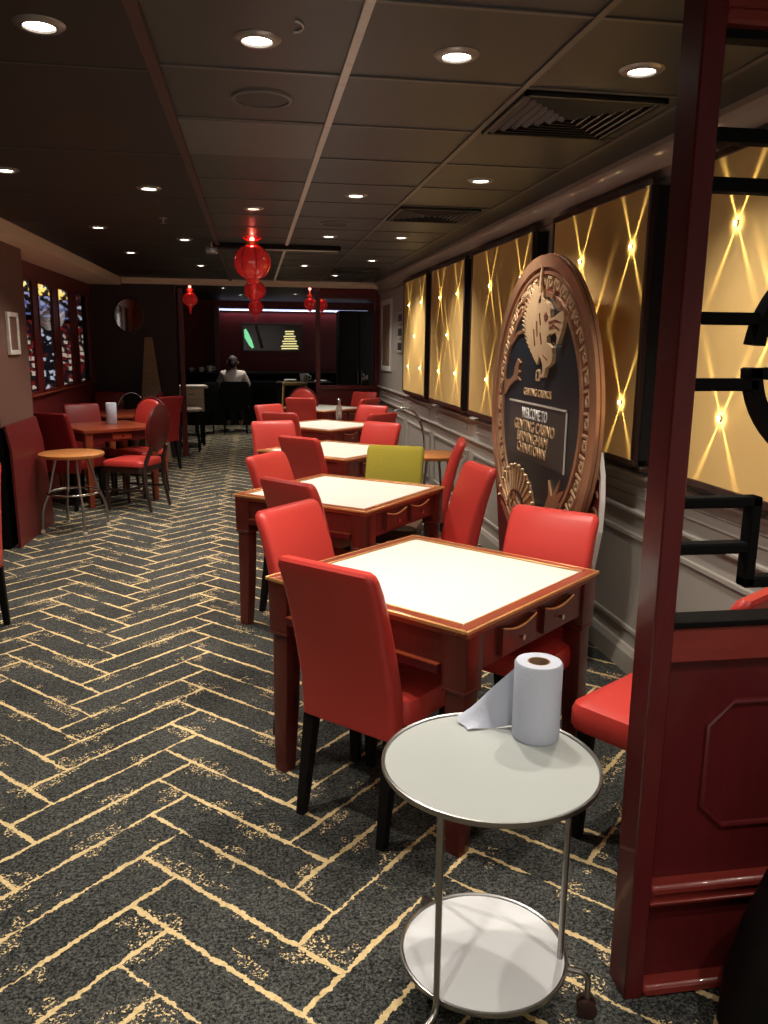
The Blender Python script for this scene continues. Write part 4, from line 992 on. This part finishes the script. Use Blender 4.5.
# ------------------------------------------------------------------ far end of the room
# thin red posts and the framed opening on the right
struct(MB().box((-0.985, 11.86, CEIL / 2 - 0.06), (0.07, 0.07, CEIL - 0.12), 0.008, 1).build('trim_13', 'redframe'))
b = MB()
b.box((0.93, 12.0, CEIL / 2 - 0.06), (0.06, 0.08, CEIL - 0.12)); b.box((1.81, 12.0, CEIL / 2), (0.10, 0.10, CEIL))
b.box((1.37, 12.0, 0.98), (0.86, 0.12, 0.05)); b.box((1.37, 12.0, 2.27), (0.86, 0.09, 0.06))
struct(b.build('trim_14', 'redframe', smooth=False))
slab('wall_low', 0.93, 1.83, 11.98, 12.04, 0.0, 0.96, 'redframe')
slab('wall_header', 0.96, 1.83, 11.98, 12.04, 2.30, CEIL, 'redwall')
slab('trim_15', -0.76, -0.66, 16.9, 17.5, 0.0, 2.32, 'redframe')
# blue-white light strip along the top of the far wall
t = empty('light_strip', (0.85, 17.46, 2.275), 0, 'long blue-white light strip along the top of the far red wall', 'light strip')
b = MB(); b.box((0, 0.02, 0), (3.15, 0.04, 0.07)); b.build('channel', 'frame', t, smooth=False)
b = MB(); b.box((0, -0.005, 0), (3.13, 0.02, 0.035)); b.build('diffuser', 'led', t, smooth=False)
for k in range(3):
    l = bpy.data.lights.new('strip_lamp', 'AREA'); l.shape = 'RECTANGLE'; l.size = 1.0; l.size_y = 0.03; l.energy = 0.9; l.color = (0.75, 0.82, 1.0)
    o = bpy.data.objects.new('strip_lamp', l); COL.objects.link(o); o.location = (-0.2 + 1.05 * k, 17.42, 2.27); o.rotation_euler = (math.radians(15), 0, 0)
# framed lit picture
t = empty('framed_screen', (0.40, 17.48, 1.45), 0, 'framed dark screen with green and gold glowing shapes on the far wall', 'screen')
b = MB(); b.box((0, 0, 0.26), (1.22, 0.03, 0.52)); b.build('panel', 'blackscreen', t, smooth=False)
b = MB()
for q in (-1, 1): b.box((q * 0.615, -0.005, 0.26), (0.04, 0.05, 0.60), 0.004, 1); b.box((0, -0.005, 0.26 + q * 0.28), (1.20, 0.05, 0.04), 0.004, 1)
b.build('frame', 'pillar', t)
fr = lambda a, c, d: (a, -0.016 - d, c)
b = MB(); b.prism([(-0.58, 0.42), (-0.54, 0.44), (-0.49, 0.36), (-0.42, 0.20), (-0.38, 0.06), (-0.42, 0.04), (-0.48, 0.10), (-0.57, 0.26)], 0.004, fr); b.build('green_shape', 'green_glow', t, smooth=False)
b = MB(); b.prism([(-0.36, 0.50), (-0.30, 0.50), (-0.18, 0.06), (-0.24, 0.03)], 0.004, fr); b.build('dim_band', 'pillar', t, smooth=False)
b = MB()
for k in range(8):
    w = 0.18 - 0.015 * k + 0.025 * (k % 2); b.prism([(0.36 - w, 0.03 + 0.05 * k), (0.36 + w, 0.035 + 0.05 * k), (0.36 + w * 0.9, 0.06 + 0.05 * k), (0.36 - w * 0.9, 0.055 + 0.05 * k)], 0.004, fr)
b.build('gold_stripes', 'yellow_glow', t, smooth=False)
# round mirror and speckled board at the black end wall
t = empty('round_mirror', (-1.66, 11.71, 1.95), 0, 'oval dark mirror on the black end wall, catching red light', 'mirror')
n = 36
b = MB(); b.loft([[(0.20 * f * math.cos(2 * PI * k / n), y, 0.24 * f * math.sin(2 * PI * k / n)) for k in range(n)] for f, y in ((1.0, 0.0), (1.0, -0.02), (0.9, -0.03))]); b.build('frame', 'frame', t)
b = MB(); b.loft([[(0.178 * math.cos(2 * PI * k / n), y, 0.215 * math.sin(2 * PI * k / n)) for k in range(n)] for y in (-0.025, -0.032)]); b.build('glass', 'mirror', t)
b = MB()
q = [Vector((-1.58, 11.36, 0.0)), Vector((-1.13, 11.36, 0.0)), Vector((-1.36, 11.66, 1.66)), Vector((-1.46, 11.66, 1.66))]
A = [b.bm.verts.new(v) for v in q]; B = [b.bm.verts.new(v + Vector((0, 0.03, 0.005))) for v in q]
b.bm.faces.new(A); b.bm.faces.new(B[::-1])
for i in range(4): b.bm.faces.new((A[i], B[i], B[(i + 1) % 4], A[(i + 1) % 4]))
o = b.build('leaning_board', 'speckle', None, smooth=False); tag(o, 'tapering speckled brown board leaning on the black end wall', 'board')

# beige side table beyond the red post
t = empty('side_table', (-1.0, 13.2, 0), math.radians(10), 'pale beige side table with drawers just beyond the thin red post', 'table')
b = MB(); b.box((0, 0, 0.92), (0.52, 0.45, 0.04), 0.006, 1); b.build('tabletop', 'offwhite', t)
b = MB(); b.box((0.0, 0.02, 0.72), (0.40, 0.36, 0.36)); b.build('cabinet', 'offwhite', t, smooth=False)
for k in range(2):
    b = MB(); b.box((0.0, -0.17, 0.64 + 0.17 * k), (0.36, 0.02, 0.15), 0.004, 1); d = b.build('drawer', 'beige', t)
    b = MB(); b.tube([(-0.05, -0.195, 0.64 + 0.17 * k), (0.05, -0.195, 0.64 + 0.17 * k)], 0.008, 8); b.build('handle', 'steel', d)
for sx in (-1, 1):
    for sy in (-1, 1):
        b = MB(); b.box((sx * 0.18, 0.02 + sy * 0.15, 0.27), (0.04, 0.04, 0.54)); b.build('leg', 'black_wood', t, smooth=False)
# low dark stool with pale seat
t = empty('low_stool', (-0.93, 12.35, 0), 0, 'dark stool with small beige seat below the beige side table', 'stool')
b = MB(); b.lathe([(0.13, 0.60), (0.165, 0.61), (0.165, 0.635), (0.14, 0.65), (0.01, 0.655)], n=24); b.build('seat', 'beige', t)
for k in range(4):
    a = PI / 4 + k * PI / 2; b = MB(); b.tube([(0.10 * math.cos(a), 0.10 * math.sin(a), 0.61), (0.16 * math.cos(a), 0.16 * math.sin(a), 0)], 0.013, 8); b.build('leg', 'black_wood', t)
# dark bar counter at the far wall with white cups and plates
t = empty('bar_counter', (-0.9, 16.6, 0), 0, 'long dark bar counter along the far red wall', 'counter')
b = MB(); b.box((0.9, 0, 0.50), (3.6, 0.5, 1.0)); b.build('front', 'black_matt', t, smooth=False)
b = MB(); b.box((0.9, -0.03, 1.02), (3.7, 0.62, 0.04), 0.008, 1); b.build('countertop', 'black_wood', t)
def cup(x, y, z, label, s=1.0):
    t = empty('white_cup', (x, y, z), 0, label, 'cup', 'white cups on the far counter')
    b = MB(); b.lathe([(0.03 * s, 0), (0.045 * s, 0.02 * s), (0.055 * s, 0.10 * s), (0.05 * s, 0.10 * s), (0.04 * s, 0.02 * s), (0.002, 0.015 * s)], n=18); b.build('bowl', 'white', t)
    b = MB(); b.tube([(0.05 * s, 0, 0.08 * s), (0.085 * s, 0, 0.07 * s), (0.08 * s, 0, 0.035 * s), (0.042 * s, 0, 0.03 * s)], 0.007 * s, 8); b.build('handle', 'white', t)
for x, s in ((-1.02, 0.9), (-0.85, 1.2), (-1.2, 0.8)): cup(x, 16.45, 1.04, 'small white cup on the dark far bar counter', s)
# black round dining table with dishes and cream armchair near the lit screen
t = empty('dark_table', (0.86, 14.3, 0), 0, 'dark table with white dishes in the far room beside the cream chair', 'table')
b = MB(); b.box((0, 0, 0.93), (0.95, 0.6, 0.04), 0.008, 1); b.build('tabletop', 'black_wood', t)
for sx in (-1, 1):
    for sy in (-1, 1):
        b = MB(); b.box((sx * 0.42, sy * 0.25, 0.455), (0.06, 0.06, 0.91)); b.build('leg', 'black_wood', t, smooth=False)
def plate(x, y, z, n_, label):
    for k in range(n_):
        b = MB(); b.lathe([(0.05, 0), (0.11, 0.012), (0.105, 0.016), (0.04, 0.006), (0.002, 0.006)], (0, 0, 0), 24); o = b.build('white_plate', 'white', None); o.location = (x, y, z + 0.014 * k)
        tag(o, label, 'plate', 'white plates in the far room')
plate(0.62, 14.2, 0.951, 3, 'white plate in the small pile at the edge of the dark far table')
plate(1.15, 14.25, 0.951, 2, 'white plate in the low pair on the dark far table by the opening')
cup(0.86, 14.2, 0.951, 'white mug among the plates on the dark far table', 1.4)
t = empty('cream_chair', (0.66, 13.4, 0), 0, 'cream-framed chair with curved leg before the dark far table', 'chair')
b = MB(); b.tube([(-0.19, 0, 0.86), (0.0, 0, 0.98), (0.0, 0, 0.98)], 0.001, 6) if False else b.box((0, 0, 0.955), (0.40, 0.05, 0.05), 0.012, 2); b.build('back_rail', 'pale_wood', t)
for sx in (-1, 1):
    b = MB(); b.tube([(sx * 0.18, 0.0, 0.97), (sx * 0.185, 0.0, 0.80), (sx * 0.20, -0.01, 0.60), (sx * 0.215, -0.05, 0.45), (sx * 0.20, -0.06, 0.0)], [0.022, 0.022, 0.020, 0.020, 0.014], 8); b.build('leg', 'pale_wood', t)
    b = MB(); b.tube([(sx * 0.19, 0.40, 0.45), (sx * 0.19, 0.42, 0.0)], [0.02, 0.014], 8); b.build('leg', 'pale_wood', t)
b = MB(); b.loft([rrect(0.40, 0.42, 0.05, 0, 0.17, 0.42), rrect(0.44, 0.46, 0.05, 0, 0.17, 0.45), rrect(0.38, 0.40, 0.05, 0, 0.17, 0.48)]); b.build('seat', 'black_wood', t)
# black cabinet and little white ornament seen in the framed opening
t = empty('black_cabinet', (1.62, 12.9, 0), 0, 'tall plain black cabinet standing behind the framed opening', 'cabinet')
b = MB(); b.box((0, 0, 1.05), (0.62, 0.5, 2.1), 0.01, 1); b.build('body', 'black_wood', t)
for s in (-1, 1):
    b = MB(); b.box((s * 0.152, -0.258, 1.05), (0.295, 0.02, 2.02), 0.004, 1); d = b.build('door', 'black_wood', t)
    b = MB(); b.tube([(s * 0.03, -0.285, 1.0), (s * 0.03, -0.285, 1.2)], 0.008, 8); b.build('handle', 'frame', d)
t = empty('white_figurine', (1.63, 12.0, 1.005), 0, 'little white flower-like ornament on the sill of the dark opening', 'ornament')
b = MB(); b.lathe([(0.04, 0), (0.045, 0.02), (0.03, 0.05), (0.035, 0.07), (0.01, 0.072)], n=16); b.build('pot', 'black_wood', t)
b = MB()
for k in range(7):
    a = k * 0.9; h = 0.10 + 0.02 * (k % 4); r = 0.03 + 0.012 * (k % 3)
    b.lathe([(0.002, -0.012), (0.014, 0), (0.002, 0.012)], (r * math.cos(a), r * math.sin(a), h), 8); b.tube([(0, 0, 0.06), (r * math.cos(a), r * math.sin(a), h)], 0.002, 5)
b.build('blossom', 'white', t)

# ------------------------------------------------------------------ seated person, back to the camera
def skinned(name, verts, edges, radii, material, parent, sub=2, loc=None):
    me = bpy.data.meshes.new(name); me.from_pydata(verts, edges, []); me.update()
    o = bpy.data.objects.new(name, me); COL.objects.link(o)
    md = o.modifiers.new('Skin', 'SKIN'); md.use_smooth_shade = True
    sv = me.skin_vertices[0].data
    for i, r in enumerate(radii):
        sv[i].radius = (r, r) if not isinstance(r, tuple) else r
        sv[i].use_root = (i == 0)
    s = o.modifiers.new('Sub', 'SUBSURF'); s.levels = sub; s.render_levels = sub
    me.materials.append(M[material])
    if parent: o.parent = parent
    return o
pe = empty('person', (-0.37, 15.0, 0.03), 0, 'person in white shirt seated at the far counter, back turned to camera', 'person')
# body: pelvis, spine, neck, head, arms, legs, hands (faces +y)
V = [(0, 0, 0.60), (0, -0.01, 0.74), (0, -0.01, 0.90), (0, 0.0, 1.06), (0, 0.02, 1.12), (0, 0.03, 1.20), (0, 0.035, 1.30),
     (-0.17, 0, 1.05), (-0.27, 0.06, 0.84), (-0.17, 0.30, 0.82), (-0.13, 0.37, 0.83),
     (0.17, 0, 1.05), (0.27, 0.06, 0.84), (0.17, 0.30, 0.82), (0.13, 0.37, 0.83),
     (-0.10, 0.05, 0.60), (-0.12, 0.45, 0.61), (-0.12, 0.46, 0.15), (-0.12, 0.58, 0.08),
     (0.10, 0.05, 0.60), (0.12, 0.45, 0.61), (0.12, 0.46, 0.15), (0.12, 0.58, 0.08)]
E = [(0, 1), (1, 2), (2, 3), (3, 4), (4, 5), (5, 6), (3, 7), (7, 8), (8, 9), (9, 10), (3, 11), (11, 12), (12, 13), (13, 14), (0, 15), (15, 16), (16, 17), (17, 18), (0, 19), (19, 20), (20, 21), (21, 22)]
Rd = [0.14, 0.14, 0.15, 0.11, 0.06, 0.085, 0.085, 0.065, 0.05, 0.036, 0.03, 0.065, 0.05, 0.036, 0.03, 0.09, 0.07, 0.05, 0.04, 0.09, 0.07, 0.05, 0.04]
skinned('body', V, E, Rd, 'skin', pe)
V2 = [(0, -0.005, 0.62), (0, -0.015, 0.78), (0, -0.015, 0.92), (0, -0.005, 1.06), (-0.175, 0, 1.045), (-0.275, 0.055, 0.84), (-0.20, 0.24, 0.82), (0.175, 0, 1.045), (0.275, 0.055, 0.84), (0.20, 0.24, 0.82), (0, 0.01, 1.115)]
E2 = [(0, 1), (1, 2), (2, 3), (3, 4), (4, 5), (5, 6), (3, 7), (7, 8), (8, 9), (3, 10)]
skinned('shirt', V2, E2, [(0.17, 0.15), (0.175, 0.15), (0.185, 0.155), (0.15, 0.12), 0.085, 0.066, 0.05, 0.085, 0.066, 0.05, 0.075], 'shirt', pe)
V3 = [(0, 0, 0.60), (-0.10, 0.05, 0.60), (-0.12, 0.45, 0.61), (-0.12, 0.46, 0.14), (0.10, 0.05, 0.60), (0.12, 0.45, 0.61), (0.12, 0.46, 0.14)]
skinned('trousers', V3, [(0, 1), (1, 2), (2, 3), (0, 4), (4, 5), (5, 6)], [0.16, 0.105, 0.085, 0.065, 0.105, 0.085, 0.065], 'trousers', pe)
b = MB()
rings = []
for k in range(10):
    a = -0.35 * PI + k / 9 * 0.85 * PI; r = 0.108 * math.cos(a); zz = 1.275 + 0.118 * math.sin(a)
    rings.append([(max(r, 0.004) * 0.86 * math.cos(2 * PI * i / 20), 0.012 + max(r, 0.004) * math.sin(2 * PI * i / 20) - (0.02 if zz < 1.28 else 0.0), zz) for i in range(20)])
b.loft(rings); b.build('hair', 'hair', pe)
for s in (-1, 1):
    b = MB(); b.lathe([(0.004, -0.03), (0.016, -0.015), (0.018, 0.01), (0.006, 0.03)], (s * 0.094, 0.04, 1.255), 10); b.build('ear', 'skin', pe)
b = MB(); b.lathe([(0.002, -0.012), (0.012, -0.006), (0.010, 0.02), (0.003, 0.035)], (0, 0.125, 1.245), 8); b.build('nose', 'skin', pe)
for s in (-1, 1):
    for k in range(5):
        fx = s * (0.13 - 0.012) + s * (k - 2) * 0.014
        thumb = k == 0
        p0 = Vector((fx, 0.385, 0.835)); ln = (0.05, 0.07, 0.078, 0.072, 0.058)[k]
        d = Vector((-s * 0.6, 0.6, 0.1)).normalized() if thumb else Vector((0, 1, -0.1)).normalized()
        b = MB(); b.tube([p0, p0 + d * ln * 0.5 + Vector((0, 0, 0.006)), p0 + d * ln + Vector((0, 0, -0.012))], [0.009, 0.008, 0.006], 8); b.build('finger', 'skin', pe)
pe.scale = (0.97, 0.97, 0.97)
# the high black chair the person sits on, and dark upholstered seats around
def bar_chair(x, y, rz, label):
    t = empty('bar_chair', (x, y, 0), rz, label, 'chair', 'black high-backed chairs in the far room')
    b = MB(); b.loft([rrect(0.44, 0.42, 0.05, 0, 0, 0.42), rrect(0.50, 0.46, 0.06, 0, 0, 0.46), rrect(0.44, 0.42, 0.05, 0, 0, 0.50)]); b.build('seat', 'black_matt', t)
    b = MB(); b.loft([rrect(0.44, 0.06, 0.025, 0, -0.245, 0.44), rrect(0.50, 0.07, 0.03, 0, -0.26, 0.70), rrect(0.50, 0.06, 0.028, 0, -0.28, 0.89), rrect(0.44, 0.03, 0.012, 0, -0.285, 0.93)]); b.build('backrest', 'black_matt', t)
    for sx in (-1, 1):
        for sy in (-1, 1):
            b = MB(); b.tube([(sx * 0.18, sy * 0.17, 0.44), (sx * 0.2, sy * 0.19, 0)], [0.02, 0.014], 8); b.build('leg', 'black_wood', t)
    return t
bar_chair(-0.34, 14.98, 0, 'black chair whose back covers the lower half of the seated person')
bar_chair(0.25, 15.3, math.radians(-10), 'black chair in the far room beside the seated person')
bar_chair(-0.98, 14.6, math.radians(60), 'black chair in the far room beyond the beige side table')

# ------------------------------------------------------------------ warm world light added as fill from the open side behind the camera
def area(x, y, z, sx, sy, e, col, rot=(0, 0, 0)):
    l = bpy.data.lights.new('room_lamp', 'AREA'); l.shape = 'RECTANGLE'; l.size = sx; l.size_y = sy; l.energy = e; l.color = col
    o = bpy.data.objects.new('room_lamp', l); COL.objects.link(o); o.location = (x, y, z); o.rotation_euler = rot
w = bpy.data.worlds.new('World'); SC.world = w; w.use_nodes = True
w.node_tree.nodes['Background'].inputs[0].default_value = (1.0, 0.90, 0.80, 1); w.node_tree.nodes['Background'].inputs[1].default_value = 1.1

# ------------------------------------------------------------------ camera
cam = bpy.data.cameras.new('camera'); co = bpy.data.objects.new('camera', cam); COL.objects.link(co)
f = 809.0
up = Vector((41, 3906, 809)).normalized(); d = Vector((-131, 169, -809)); d -= up * d.dot(up); d.normalize(); r = d.cross(up)
Rm = Matrix((r, d, up))
co.matrix_world = Matrix.Translation((0, 0, 1.6)) @ Rm.to_4x4()
cam.sensor_fit = 'HORIZONTAL'; cam.sensor_width = 36.0; cam.lens = 36.0 * f / 768.0; cam.clip_start = 0.05; cam.clip_end = 100
SC.camera = co
SC.view_settings.view_transform = 'Standard'; SC.view_settings.look = 'None'; SC.view_settings.gamma = 1.0; SC.view_settings.exposure = 0.1
SC.view_settings.use_curve_mapping = False
SC.cycles.use_denoising = True; SC.cycles.use_light_tree = True; SC.cycles.sample_clamp_indirect = 4.0
SC.cycles.max_bounces = 8; SC.cycles.diffuse_bounces = 4
